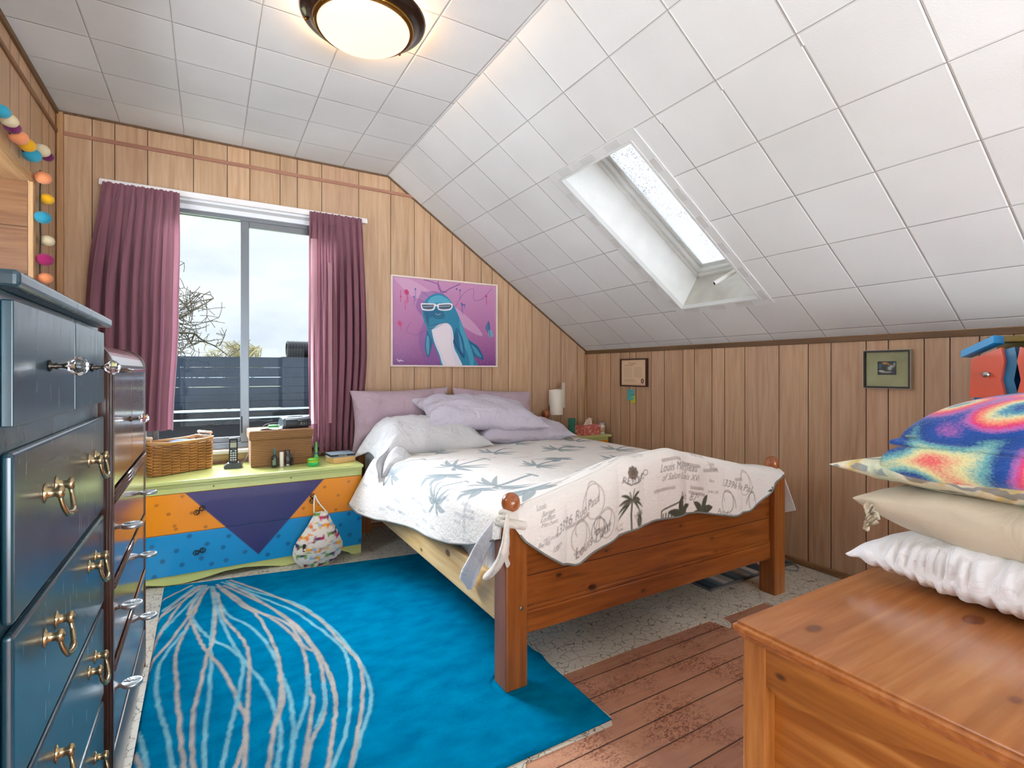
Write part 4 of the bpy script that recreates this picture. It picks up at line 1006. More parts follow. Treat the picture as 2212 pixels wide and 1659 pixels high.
def curl_pull(x, z, ang, par):
    mb = MB(); ca, sa = math.cos(ang), math.sin(ang)
    for sgn in (1, -1):
        for rr_, off in ((.013, .016), (.0075, .012)):
            mb.tube([(x+sgn*off*ca+rr_*math.cos(a), DYF-.014, z+sgn*off*sa+rr_*math.sin(a)) for a in np.linspace(0, 2*PI, 17)[:-1]], .0022, 6, closed=True)
    mb.tube([(x, DYF-.003, z), (x, DYF-.016, z)], .004, 8); build('spiral_pull', mb, iron, par)
curl_pull(-.047, .395, .65, d1); curl_pull(.533, .388, 1.45, d1); curl_pull(-.047, .172, .25, d2); curl_pull(.533, .172, .2, d2)
for x, z in ((.416, .522), (.02, .518)):
    mb = MB(); mb.lathe([(.004, 0), (.004, .003), (.001, .004)], 12, M=Matrix.Translation((x, DYF, z)) @ Matrix.Rotation(PI/2, 4, 'X')); build('screw', mb, plain('brass_screw', S(120, 90, 30), .4, metal=.8), dr)

# ---- hanging bag with little dogs
bc = Canvas(.40, .72, -.02, .40, .0016, S(232, 222, 208)); r = random.Random(8)
def dog(x, z, s, c1, c2, c3, flip=1, up=1):
    F = lambda px: x+flip*px*s
    G = lambda pz: z+up*pz*s
    bc.poly([(F(-.5), G(.16)), (F(-.12), G(.16)), (F(-.12), G(-.12)), (F(-.5), G(-.12))], c1); bc.poly([(F(-.12), G(.14)), (F(.12), G(.14)), (F(.12), G(-.10)), (F(-.12), G(-.10))], c2)
    bc.poly([(F(.12), G(.16)), (F(.42), G(.2)), (F(.42), G(-.12)), (F(.12), G(-.12))], c3); bc.ell(F(.46), G(.30), .13*s, .11*s, 0, c3); bc.poly([(F(.5), G(.38)), (F(.78), G(.28)), (F(.76), G(.22)), (F(.5), G(.22))], c1)
    bc.ell(F(.42), G(.24), .06*s, .11*s, 0, c2)
    for q in (-.44, -.34, .2, .32): bc.stroke([(F(q), G(-.1)), (F(q), G(-.28))], .045*s+.001, c1)
    bc.stroke([(F(-.5), G(.1)), (F(-.62), G(.28))], .03*s+.001, c1)
PK, PU, OR_, YE, GR, LB, BR, NVY = S(196, 50, 100), S(110, 60, 110), S(240, 130, 40), S(240, 180, 60), S(110, 160, 60), S(140, 190, 210), S(130, 50, 40), S(50, 54, 90)
for i, (x, z, c) in enumerate(((.535, .305, (GR, S(70, 120, 80), GR)), (.59, .285, (PK, BR, PU)), (.495, .245, (OR_, LB, OR_)), (.575, .245, (YE, OR_, LB)), (.625, .242, (OR_, LB, LB)), (.47, .185, (OR_, YE, OR_)), (.55, .178, (PK, BR, PU)), (.63, .195, (GR, BR, NVY)), (.675, .175, (PK, BR, GR)), (.455, .14, (BR, GR, NVY)), (.505, .12, (YE, OR_, LB)), (.575, .115, (OR_, LB, YE)), (.65, .132, (YE, OR_, LB)), (.46, .085, (GR, NVY, GR)), (.53, .068, (LB, OR_, YE)), (.61, .072, (NVY, GR, GR)), (.68, .09, (LB, YE, OR_)), (.50, .022, (BR, LB, GR)), (.57, .02, (GR, NVY, BR)), (.64, .03, (NVY, PU, NVY)))):
    dog(x, z, .060, *c, flip=1 if i % 3 else -1, up=-1 if i % 4 == 2 else 1)
bag = thing('drawstring_bag', 'cream peg bag printed with little dogs hanging from the right drawer pull', 'bag', (.555, 3.22, .0))
prof = [(-.006, .012), (.0, .05), (.02, .095), (.05, .125), (.09, .139), (.13, .136), (.17, .118), (.21, .092), (.25, .066), (.28, .050), (.31, .037), (.318, .030)]
nt_, ns = 64, 60; P = np.zeros((ns, nt_+1, 3)); 
for i in range(ns):
    t = i/(ns-1); z = -.006+t*.324; w_ = np.interp(z, [p[0] for p in prof], [p[1] for p in prof]); dp = .058*math.sin(PI*min(1, (z+.03)/.33))**.7+.006
    for j in range(nt_+1):
        a = 2*PI*j/nt_; P[i, j] = (.556+(z-.1)*.08+w_*math.cos(a)+.003*math.sin(a*7+z*30), 3.200+dp*math.sin(a)*(.75 if math.sin(a) > 0 else 1), z+.004*math.sin(a*5))
mb = MB(); mb.grid(P); mb.add([tuple(p) for p in P[0, :-1]], [tuple(range(nt_))]); mb.col = np.concatenate([bc.sample(P[..., 0], P[..., 2]).reshape(-1, 3), bc.sample(P[0, :-1, 0], P[0, :-1, 2])])
build('pouch', mb, attrmat('printed_pouch', .9, 'cloth'), bag)
mb = MB(); mb.tube(smooth_line([(.530, 3.19, .318), (.538, 3.235, .36), (.545, 3.262, .40), (.550, 3.262, .402), (.562, 3.232, .37), (.602, 3.19, .315)]), .004, 6); build('cord', mb, plain('cord_white', S(230, 226, 216), .9), bag)
mb = MB(); mb.box(.463, .479, 3.150, 3.1535, .112, .155, 0, .001); mb.box(.4665, .4755, 3.149, 3.1505, .118, .128, 1)
build('label_tag', mb, [plain('tag_black', S(20, 20, 24), .6), plain('tag_pale', S(230, 230, 226), .6)], bag)
mb = MB(); mb.box(.562, .584, 3.196, 3.1975, -.036, -.004, 0); build('care_tag', mb, plain('tag_blue', S(190, 204, 214), .7), bag)

# ---- things standing on the dresser top
TZ = DZ+.0005
wk = plain('wicker', S(190, 132, 66), .42, var=.28, coat=.3)
bk = thing('wicker_basket', 'honey coloured woven wicker basket with stick handles at the left of the dresser top', 'basket', (-.17, 3.55, TZ))
BM = Matrix.Translation((-.268, 3.43, TZ)) @ Matrix.Rotation(math.atan2(.17, .279), 4, 'Z')
BL_, BW_, BH = .33, .155, .178
def rr_path(L, Wd, n=96, off=0.):
    pts = []; per = 2*(L+Wd)
    for k in range(n):
        s = per*k/n
        if s < L: p = (s, 0, 0, -1)
        elif s < L+Wd: p = (L, s-L, 1, 0)
        elif s < 2*L+Wd: p = (L-(s-L-Wd), Wd, 0, 1)
        else: p = (0, Wd-(s-2*L-Wd), -1, 0)
        pts.append(p)
    return pts
mb = MB(); rows = 21
for k in range(rows):
    t = k/(rows-1); g = .008*t; sag = 0; pts = []
    for i, (x, y, nx, ny) in enumerate(rr_path(BL_, BW_, 100)):
        wv = .0042*(1 if ((i//5)+k) % 2 else -1)*math.sin(PI*((i % 5)+.5)/5)
        pts.append((x+nx*(wv+g), y+ny*(wv+g), .008+t*(BH-.018)*(1+.10*abs((x/BL_-.5)*2)**3*t)))
    mb.tube(pts, .0031, 5, closed=True, M=BM)
build('weave', mb, wk, bk)
mb = MB()
for i, (x, y, nx, ny) in enumerate(rr_path(BL_, BW_, 20)): mb.tube([(x, y, .002), (x+nx*.008, y+ny*.008, BH)], .003, 5, M=BM)
mb.box(.004, BL_-.004, .003, .005, .004, BH-.01, M=BM); mb.box(.004, BL_-.004, BW_-.005, BW_-.003, .004, BH-.01, M=BM); mb.box(.003, .005, .004, BW_-.004, .004, BH-.01, M=BM); mb.box(BL_-.005, BL_-.003, .004, BW_-.004, .004, BH-.01, M=BM)  # dark liner panels added, standing in for shade between the strands
build('stakes_gap_liner', mb, plain('stakes_gap_shade', S(112, 66, 30), .6), bk)
mb = MB()
for rr_ in (.0, .007):
    mb.tube([(x+nx*(.008+rr_*.5), y+ny*(.008+rr_*.5), BH-.004+rr_+.010*abs((x/BL_-.5)*2)**3) for x, y, nx, ny in rr_path(BL_, BW_, 80)], .0055, 6, closed=True, M=BM)
mb.box(0.004, BL_-.004, .004, BW_-.004, .002, .008, M=BM)
build('rim', mb, plain('wicker_rim', S(196, 148, 96), .5, var=.15), bk)
for x in (-.002, BL_+.002):
    mb = MB(); mb.tube([(x, .012, BH+.036), (x, BW_-.012, BH+.036)], .0085, 10, M=BM)
    for y in (.018, BW_-.018): mb.tube([(x, y, BH+.004), (x, y, BH+.036)], .003, 6, M=BM); mb.ball((x, y, BH+.036), .0105, 10, sc=(1, .5, 1), M=BM)
    build('handle', mb, plain('stick_pale', S(222, 196, 168), .5), bk)
mb = MB(); mb.grid(np.stack([(lambda X, Y: [X, Y, .168+.016*sn(X, Y, 4, 4)+.012*np.exp(-((X-.2)/.07)**2)])(*np.meshgrid(np.linspace(.02, .31, 30), np.linspace(.012, .143, 16)))][0], -1))
V = [tuple(BM @ Vector(p)) for p in mb.v]; mb.v = V
for k in range(3): mb.box(.06+.07*k, .11+.07*k, .03, .12, .02, .165, M=BM)
solo('folded_cloths', mb, fabric('denim_cloth', S(58, 86, 124), wr=.5), 'blue cloths heaped inside the wicker basket', 'cloth')

ph = thing('cordless_phone', 'black cordless telephone standing in its cradle by the basket', 'phone', (.125, 3.555, TZ))
PM = Matrix.Translation((.125, 3.555, TZ)) @ Matrix.Rotation(math.radians(-4), 4, 'Z')
blk = plain('phone_black', S(30, 34, 36), .35); mb = MB()
mb.prism([(-.045, 0), (.045, 0), (.05, .012), (.03, .03), (-.03, .03), (-.05, .012)], -.045, .035, 'y', M=PM); build('cradle', mb, blk, ph)
HM = PM @ Matrix.Translation((0, .0, .022)) @ Matrix.Rotation(math.radians(-9), 4, 'X')
mb = MB(); mb.box(-.024, .024, -.012, .012, 0, .158, 0, .010, M=HM, seg=4); hs = build('handset', mb, blk, ph)
mb = MB(); mb.box(-.017, .017, -.0130, -.0118, .098, .128, 0, .001, M=HM); build('display', mb, plain('lcd_grey', S(150, 156, 138), .3), hs)
km = plain('key_pale', S(196, 202, 200), .5)
for i in range(5):
    for j in range(3):
        if i == 4 and j == 1: mb = MB(); mb.ball((0, -.0125, .084), .008, 12, sc=(1, .25, 1), M=HM); build('navigation_button', mb, plain('nav_grey', S(70, 74, 76), .4), hs); continue
        x = (j-1)*.0125; z = .024+i*.0135; mb = MB(); mb.box(x-.0044, x+.0044, -.0134, -.0118, z-.0036, z+.0036, 0, .0008, M=HM); build('key', mb, km, hs)
mb = MB(); text_mb('Panasonic', .007, HM @ Matrix.Translation((0, -.0121, .134)) @ Matrix.Rotation(PI/2, 4, 'X'), .0004, 0, mb); build('lettering', mb, km, hs)
mb = MB(); mb.tube(smooth_line([(.170, 3.57, TZ+.01), (.20, 3.66, TZ+.03), (.215, 3.715, TZ+.06)]), .0022, 6); build('cable', mb, blk, ph)

rope_m, t, p = newmat('woven_rope'); co = objco(t)
wv1 = N(t, 'ShaderNodeTexWave', {'Vector': objco(t, (1, 1, 1), (0, math.radians(50), 0)), 'Scale': 75., 'Distortion': .8, 'Detail': 1.})
wv2 = N(t, 'ShaderNodeTexWave', {'Vector': co, 'Scale': 30., 'Distortion': .3}, bands_direction='Z')
ff = mth(t, 'MULTIPLY', wv1.outputs['Fac'], wv2.outputs['Fac'])
t.links.new(ramp(t, ff, [(.05, S(112, 74, 38)), (.45, S(184, 134, 86)), (.9, S(214, 170, 122))]).outputs[0], p.inputs['Base Color']); p.inputs['Roughness'].default_value = .8
bump(t, p, ff, .8, .004)
wb = thing('woven_box', 'square lidded storage box of woven tan rope on the dresser', 'box', (.39, 3.6, TZ))
mb = MB(); mb.box(.216, .568, 3.480, 3.715, TZ, TZ+.165, 0, .006); build('box_body', mb, rope_m, wb)
mb = MB(); mb.box(.206, .574, 3.470, 3.722, TZ+.165, TZ+.222, 0, .008); build('lid', mb, rope_m, wb)
BZ = TZ+.2225
rad = thing('clock_radio', 'dark rounded clock radio lying on the woven box', 'radio', (.49, 3.58, BZ))
RM = Matrix.Translation((.475, 3.585, BZ)) @ Matrix.Rotation(math.radians(12), 4, 'Z')
mb = MB(); pr = [(.055, .002), (-.035, .0), (-.052, .012), (-.056, .035), (-.04, .062), (-.01, .075), (.03, .066), (.055, .040)]
mb.prism(pr, -.085, .085, 'x', M=RM); o = build('case', mb, plain('radio_grey', S(86, 98, 106), .3, coat=.3), rad)
bv = o.modifiers.new('b', 'BEVEL'); bv.width = .010; bv.segments = 4
mb = MB(); mb.prism([(-.048, .008), (-.0585, .012), (-.0625, .035), (-.050, .058), (-.042, .058)], -.070, .088, 'x', M=RM); fr_ = build('face_panel', mb, plain('radio_face', S(40, 46, 52), .3, coat=.3), rad)
bv = fr_.modifiers.new('b', 'BEVEL'); bv.width = .004; bv.segments = 3
mb = MB(); mb.box(.0, .068, -.0655, -.060, .012, .050, 0, .0015, M=RM); dsp = build('display', mb, plain('radio_display', S(22, 24, 28), .15), fr_)
mb = MB(); text_mb('8:51', .026, RM @ Matrix.Translation((.034, -.0662, .020)) @ Matrix.Rotation(PI/2, 4, 'X'), .0002, 0, mb); build('digits', mb, plain('digit_grey', S(120, 126, 122), .5), dsp)
mb = MB(); mb.box(-.05, .05, -.02, .03, .072, .076, 0, .002, M=RM @ Matrix.Rotation(.0, 4, 'X')); build('button_bar', mb, plain('radio_silver', S(170, 184, 196), .3), rad)
mb = MB(); mb.tube(smooth_line([(.395, 3.62, BZ+.03), (.34, 3.65, BZ+.028), (.30, 3.69, BZ+.006), (.29, 3.726, BZ-.03), (.29, 3.735, BZ-.16)]), .0025, 6); build('cable', mb, blk, rad)
mb = MB(); P = np.zeros((8, 14, 3))
for i in range(8):
    for j in range(14): P[i, j] = (.265+.01*j, 3.50+.012*i, BZ+.006+.006*math.sin(j*.5+i*.3))
mb.grid(P); mb.grid(P-np.array([0, 0, .005]), flip=True); solo('crumpled_paper', mb, plain('paper_white', S(226, 232, 236), .6), 'crumpled white paper at the front edge of the woven box lid', 'paper')
mb = MB(); mb.tube([(.315, 3.512, BZ+.021), (.372, 3.50, BZ+.021)], .0085, 14, 0); mb.tube([(.372, 3.50, BZ+.021), (.378, 3.4987, BZ+.021)], .0078, 14, 1)
mb.tube([(.322, 3.534, BZ+.021), (.380, 3.522, BZ+.021)], .0085, 14, 0)
solo('battery_pack', mb, [plain('battery_green', S(70, 170, 90), .35), plain('battery_end', S(180, 176, 166), .3, metal=.9)], 'small green batteries lying in front of the clock radio', 'batteries')

def solo_l(name, profs, c, mats, label, cat, seg=24, extra=None):
    """a turned thing: first profile is the body, the others its parts (name, profile, material)"""
    mb = MB(); mb.lathe(profs[0][1], seg, c=c); o = thing(name, label, cat, c)
    for n_, pf, m_ in profs:
        mb = MB(); mb.lathe(pf, seg, c=c); build(n_, mb, m_, o)
    return o
dk = plain('bottle_dark', S(24, 30, 32), .2, coat=.5); wh = plain('plastic_white', S(226, 222, 212), .35)
sb = solo_l('spray_bottle', [('bottle', [(.017, 0), (.019, .003), (.019, .058), (.017, .066), (.008, .073), (.008, .078)], dk), ('pump', [(.0095, .078), (.0095, .092), (.007, .095), (.006, .116), (.003, .118)], plain('pump_teal', S(60, 104, 104), .35))], (.342, 3.425, TZ), None, 'small black dropper bottle with a teal top in front of the woven box', 'bottle')
mb = MB(); mb.box(-.012, .006, -.0196, -.0186, .022, .052, 0); build('paper_label', MB().box(.330, .346, 3.4045, 3.4065, TZ+.018, TZ+.05), plain('label_dull_green', S(110, 130, 110), .6), sb)
solo_l('white_tube', [('tube', [(.012, 0), (.0128, .002), (.0128, .088), (.012, .090), (.001, .091)], wh)], (.382, 3.432, TZ), None, 'plain white tube standing beside the black dropper bottle', 'tube')
solo_l('perfume_atomizer', [('base_ring', [(.013, 0), (.0135, .001), (.0135, .014)], plain('steel', S(170, 168, 164), .25, metal=.9)), ('body', [(.0136, .0142), (.0136, .066)], plain('atomizer_grey', S(84, 86, 94), .3, metal=.4)), ('cap', [(.0136, .0662), (.0140, .067), (.0140, .098), (.012, .100), (.001, .101)], plain('cap_plum', S(60, 50, 62), .3, coat=.5))], (.418, 3.442, TZ), None, 'grey and plum cylinder bottle with a steel base in front of the woven box', 'bottle')
solo_l('lipstick', [('case', [(.0075, 0), (.0078, .002), (.0078, .046)], plain('lip_black', S(34, 32, 34), .3)), ('cap', [(.0082, .0462), (.0082, .070), (.001, .072)], plain('cap_grey', S(90, 84, 88), .3, metal=.4))], (.444, 3.452, TZ), None, 'thin black lipstick, smallest of the cosmetics before the woven box', 'lipstick')
tub = solo_l('cream_tub', [('pot', [(.030, 0), (.033, .002), (.033, .022), (.031, .024)], plain('tub_green', S(40, 176, 90), .35)), ('band', [(.0334, .0242), (.0334, .030)], plain('tub_yellow', S(216, 208, 40), .4)), ('lid', [(.0345, .0302), (.035, .032), (.035, .042), (.033, .045), (.001, .046)], plain('tub_lid', S(104, 178, 36), .35))], (.556, 3.372, TZ), None, 'round bright green cream tub with a lime lid on the dresser', 'tub')
solo_l('green_tube', [('tube', [(.019, 0), (.019, .010), (.016, .03), (.009, .055), (.007, .075), (.005, .13), (.0015, .135)], plain('tube_green', S(84, 184, 84), .35)), ('blue_band', [(.0096, .058), (.0086, .068)], plain('tube_blue', S(70, 90, 170), .35))], (.588, 3.455, TZ), None, 'tall tapering green tube with a blue band behind the cream tub', 'tube')
mb = MB(); BKM = Matrix.Translation((.735, 3.435, TZ)) @ Matrix.Rotation(math.radians(16), 4, 'Z'); mb.box(-.075, .075, -.055, .055, 0, .034, 0, .002, M=BKM)
solo('card_box', mb, plain('card_tan', S(214, 172, 112), .7), 'flat tan cardboard box at the right end of the dresser top', 'box')
B2 = Matrix.Translation((.735, 3.455, TZ+.0345)) @ Matrix.Rotation(math.radians(5), 4, 'Z'); t2 = thing('video_case', 'flat silver plastic case lying on the tan cardboard box', 'case', (.735, 3.455, TZ+.0345))
mb = MB(); mb.box(-.078, .075, -.06, .06, 0, .004, 0, .001, M=B2); mb.box(-.078, .075, -.06, .06, .017, .022, 0, .001, M=B2); build('cover', mb, plain('case_silver', S(150, 172, 186), .35, metal=.2), t2)
mb = MB(); mb.box(-.074, .071, -.056, .056, .004, .017, M=B2); ins = build('black_spine', mb, plain('spine_black', S(24, 26, 32), .4), t2)
mb = MB(); text_mb('COLLECTION', .009, B2 @ Matrix.Translation((0, -.0568, .007)) @ Matrix.Rotation(PI/2, 4, 'X'), .0002, 0, mb); build('lettering', mb, wh, ins)

# ================================================================== DOLPHIN PICTURE
pc = thing('dolphin_picture', 'framed purple picture of a dolphin in white glasses above the bed', 'picture', (1.62, 3.76, 1.19))
X0, X1, Z0, Z1 = 1.168, 2.079, 1.190, 1.881
mb = MB()
f_ = .013
for a in ((X0, X1, Z0, Z0+f_), (X0, X1, Z1-f_, Z1), (X0, X0+f_, Z0+f_, Z1-f_), (X1-f_, X1, Z0+f_, Z1-f_)): mb.box(a[0], a[1], YB-.026, YB-.001, a[2], a[3], 0, .002)
build('frame', mb, plain('frame_cream', S(228, 210, 200), .4), pc)
W_, H_ = X1-X0-2*f_, Z1-Z0-2*f_
pv = Canvas(0, W_, 0, H_, .0026, S(178, 116, 160))
g = (pv.Y/H_)[..., None]; top_, mid_, bot_ = np.array(S(196, 140, 178)), np.array(S(172, 108, 158)), np.array(S(118, 62, 130))
pv.C = np.where(g > .4, mid_+(top_-mid_)*(g-.4)/.6, bot_+(mid_-bot_)*np.clip(g/.4, 0, 1)**.8)
sp_ = np.random.RandomState(3).rand(*pv.X.shape); pv.C[(sp_ > .985) & (pv.Y < .35*H_)] = S(190, 150, 200)
def Q(u, v):           # picture pixel (in a 860x720 tracing) -> picture metres
    return ((u-345)/(1175-345)*W_, (842-v)/(842-145)*H_) if False else ((u-345)/(1175-345)*W_, (1-(v-(143+(u-345)*.083))/(835-143-(u-345)*.075))*H_)
pl = lambda pts, c, a=1.: pv.poly([Q(*p) for p in smooth_line(pts+[pts[0]], 6)], c, a)
stq = lambda pts, w, c, a=1.: pv.stroke([Q(*p) for p in smooth_line(pts, 10)], w, c, a)
pl([(350, 150), (470, 160), (640, 260), (760, 330), (960, 480), (1060, 600), (940, 560), (600, 340), (480, 290)], S(214, 170, 200), .55)
pl([(560, 260), (700, 260), (760, 340), (700, 700), (640, 830), (560, 740), (540, 600), (580, 480), (520, 380)], S(120, 80, 150), .55)
for L_ in ([(580, 165), (690, 200), (720, 265), (790, 230), (870, 195)], [(690, 170), (700, 240), (760, 262)]): stq(L_, .006, S(90, 60, 130), .9)
for L_ in ([(820, 390), (900, 270), (980, 235), (985, 320), (1060, 310), (1140, 230)], [(480, 500), (450, 570), (520, 600), (600, 560)], [(700, 480), (640, 330), (560, 250)]): stq(L_, .0035, S(110, 70, 140), .85)
RD, BLD = S(190, 60, 110), S(70, 80, 150)
for (u, v, s_) in ((450, 265, 16), (400, 510, 14), (1092, 290, 8), (408, 300, 6)): x_, y_ = Q(u, v); pv.ell(x_, y_, s_*.0011, s_*.0014, .4, RD)
for (u, v, v2) in ((452, 265, 350), (440, 330, 400), (405, 250, 340), (1094, 290, 355), (404, 510, 560), (460, 300, 340)): stq([(u, v), (u+1, v2)], .005, RD)
for (u, v, v2) in ((868, 245, 310), (880, 350, 420), (890, 360, 440), (905, 360, 390), (840, 235, 240), (515, 240, 330), (505, 300, 360)): stq([(u, v), (u+1, v2)], .004, BLD, .9); x_, y_ = Q(u, v); pv.ell(x_, y_, .007, .008, 0, BLD, .9)
D1, D2, D3, D4 = S(36, 128, 164), S(20, 96, 138), S(90, 176, 204), S(16, 58, 92)
pl([(605, 560), (590, 640), (590, 720), (615, 776), (635, 720), (650, 640), (640, 580)], D2); pl([(602, 600), (598, 700), (615, 760), (622, 690), (620, 620)], D3, .6)
pl([(900, 600), (960, 650), (1020, 690), (1070, 790), (1000, 770), (940, 740)], D2); pl([(960, 670), (1010, 710), (1050, 775), (1000, 750)], D3, .5)
pl([(600, 540), (575, 470), (570, 400), (590, 330), (640, 285), (700, 273), (760, 295), (805, 350), (840, 410), (880, 500), (920, 600), (965, 700), (990, 780), (1000, 850), (740, 850), (700, 780), (660, 680), (625, 600)], D1)
pl([(640, 300), (700, 285), (760, 310), (790, 350), (700, 345), (610, 345)], D3, .75); pl([(600, 330), (590, 420), (600, 500), (620, 520), (612, 400)], D4, .6)
pl([(860, 460), (900, 560), (950, 680), (985, 800), (960, 850), (930, 740), (880, 640)], D3, .5)
pl([(640, 560), (700, 515), (760, 505), (800, 540), (815, 620), (820, 700), (860, 780), (880, 850), (745, 850), (700, 750), (660, 650)], S(218, 214, 226)); pl([(655, 570), (720, 530), (780, 530), (790, 640), (800, 720), (830, 850), (770, 850), (700, 700)], S(232, 220, 226), .8)
pl([(850, 545), (885, 610), (905, 690), (905, 780), (860, 740), (812, 660), (830, 600)], D2); stq([(840, 545), (820, 640), (850, 700), (900, 780)], .006, D4); pl([(850, 560), (880, 640), (895, 740), (870, 700)], D3, .5)
stq([(610, 530), (680, 515), (760, 500)], .005, D4, .8); stq([(605, 545), (650, 550), (720, 515)], .004, D4, .7); stq([(670, 430), (690, 440), (710, 432)], .004, S(200, 220, 230))
pl([(650, 400), (690, 390), (730, 415), (745, 460), (690, 475), (640, 450)], D4, .45); pl([(575, 410), (640, 405), (650, 450), (600, 470)], D2, .8)
for w_, c_, ins_ in ((0, S(236, 232, 236), 0), (0, S(70, 90, 110), 9)):
    pl([(556+ins_, 350+ins_), (665-ins_, 352+ins_), (668-ins_, 372), (650-ins_, 405-ins_), (570+ins_*.6, 402-ins_)], c_); pl([(690+ins_, 352+ins_), (800-ins_, 350+ins_), (790-ins_*.7, 400-ins_), (705+ins_*.4, 404-ins_), (684+ins_, 375)], c_)
stq([(660, 372), (678, 366), (694, 374)], .010, S(236, 232, 236)); stq([(572, 378), (650, 372)], .004, S(180, 190, 200)); stq([(700, 374), (785, 370)], .004, S(180, 190, 200))
pl([(1115, 485), (1128, 530), (1125, 580), (1105, 580), (1085, 540), (1100, 505)], S(80, 110, 150)); pl([(1110, 560), (1140, 560), (1152, 600), (1130, 620), (1112, 600)], S(110, 160, 190)); stq([(1110, 490), (1118, 560), (1130, 620)], .004, S(50, 70, 110))
stq([(380, 790), (395, 808), (405, 795)], .005, S(224, 206, 224)); stq([(398, 800), (425, 805)], .005, S(224, 206, 224))
canvas_plane(pv, lambda X, Y: np.stack([X0+f_+X, np.full_like(X, YB-.012), Z0+f_+Y], -1), 'canvas_print', attrmat('glossy_print', .22, 'paint', coat=.3), pc)
mb = MB(); mb.box(X0+f_, X1-f_, YB-.0115, YB-.002, Z0+f_, Z1-f_); build('backing', mb, plain('card', S(160, 140, 120), .8), pc)

# ================================================================== NIGHTSTAND CORNER
NX0, NX1, NYF = 2.615, 2.985, 3.36
ns_ = thing('nightstand', 'lime green nightstand with an orange drawer in the far corner', 'nightstand', (2.8, 3.55, 0))
mb = MB(); mb.box(NX0+.01, NX1-.02, NYF+.02, 3.755, .0, .592, 0, .003); build('carcass', mb, lime, ns_)
mb = MB(); mb.box(NX0, NX1, NYF, 3.758, .592, .612, 0, .004); build('top', mb, lime, ns_)
for z0 in (.40, .22, .04):
    mb = MB(); mb.box(NX0+.03, NX1-.035, NYF+.008, NYF+.019, z0, z0+.165, 0, .003); d_ = build('drawer', mb, orange, ns_)
    mb = MB(); mb.lathe([(.008, 0), (.008, .012), (.014, .018), (.010, .026), (.001, .027)], 14, M=Matrix.Translation(((NX0+NX1)/2, NYF+.008, z0+.08)) @ Matrix.Rotation(PI/2, 4, 'X')); build('knob', mb, iron, d_)
NZ = .6125
def gmat(name, col, a=.55):
    m, t, p = newmat(name); p.inputs['Base Color'].default_value = (*col, 1); p.inputs['Roughness'].default_value = .12; p.inputs['Transmission Weight'].default_value = a; p.inputs['IOR'].default_value = 1.4; return m
grn = gmat('green_glass', S(40, 150, 120))
for z0, nm, lb in ((0., 'tumbler', 'lower green plastic tumbler of the stacked pair on the nightstand'), (.062, 'tumbler', 'upper green plastic tumbler of the stacked pair on the nightstand')):
    mb = MB(); h0 = .075; mb.lathe([(.028, 0), (.030, .002), (.033, h0), (.0315, h0), (.0285, .006), (.001, .005)], 26, c=(2.685, 3.53, NZ+z0+.001)); solo('tumbler', mb, grn, lb, 'cup')
tb = thing('tissue_box', 'coral patterned tissue box with a tissue pulled up on the nightstand', 'tissue box', (2.80, 3.5, NZ))
tcv = Canvas(-.12, .12, -.01, .09, .0018, S(206, 104, 96)); r = random.Random(5)
for k in range(26):
    x_, y_ = r.uniform(-.11, .11), r.uniform(0, .08); a_ = r.uniform(0, 6.28); tcv.stroke([(x_+.022*t_*math.cos(a_+t_*1.6), y_+.022*t_*math.sin(a_+t_*1.6)) for t_ in np.linspace(0, 1, 8)], .0022, S(238, 200, 180))
    for q in (.4, .7, .95): tcv.ell(x_+.022*q*math.cos(a_+q*1.6)+.003, y_+.022*q*math.sin(a_+q*1.6)+.003, .004, .002, a_, S(240, 206, 190))
TM = Matrix.Translation((2.812, 3.47, NZ)) @ Matrix.Rotation(math.radians(8), 4, 'Z')
mb = MB(); col = []
def cface(o, ux, uz, w_, h_):
    n1, n2 = int(w_/.0022)+2, int(h_/.0022)+2; P = np.zeros((n2, n1, 3)); 
    S1, S2 = np.meshgrid(np.linspace(0, w_, n1), np.linspace(0, h_, n2))
    for k in range(3): P[..., k] = o[k]+ux[k]*S1+uz[k]*S2
    R4 = np.array(TM); P = P @ R4[:3, :3].T+R4[:3, 3]; mb.grid(P, sm=False); col.append(tcv.sample(S1-w_/2, S2).reshape(-1, 3))
bw_, bd_, bh_ = .215, .11, .082
cface((-bw_/2, -bd_/2, 0), (1, 0, 0), (0, 0, 1), bw_, bh_); cface((-bw_/2, bd_/2, 0), (0, -1, 0), (0, 0, 1), bd_, bh_); cface((bw_/2, -bd_/2, 0), (0, 1, 0), (0, 0, 1), bd_, bh_); cface((bw_/2, bd_/2, 0), (-1, 0, 0), (0, 0, 1), bw_, bh_); cface((-bw_/2, -bd_/2, bh_), (1, 0, 0), (0, 1, 0), bw_, bd_)
mb.col = np.concatenate(col); build('carton', mb, attrmat('printed_card', .5), tb)
mb = MB(); P = np.zeros((12, 16, 3))
for i in range(12):
    for j in range(16):
        t_ = i/11; a = (j/15-.5); P[i, j] = TM @ Vector((a*.13*(1-.55*t_)+.012*math.sin(a*9)+.02*t_, .014*math.sin(a*11+t_)*(.3+t_), bh_-.004+t_*.062*(1-.9*a*a)))
mb.grid(P); build('tissue', mb, fabric('tissue_paper', S(226, 206, 186), wr=.6), tb)
pb = solo_l('pill_bottle', [('bottle', [(.024, 0), (.0255, .003), (.0255, .064), (.019, .076), (.019, .079)], wh), ('cap', [(.0205, .0792), (.0205, .094), (.001, .095)], plain('cap_lilac', S(190, 190, 210), .4)), ('printed_label', [(.0258, .012), (.0258, .058)], plain('label_plum', S(188, 160, 130), .5, var=.35))], (2.945, 3.44, NZ), None, 'white pill bottle at the right edge of the nightstand', 'bottle', 28)
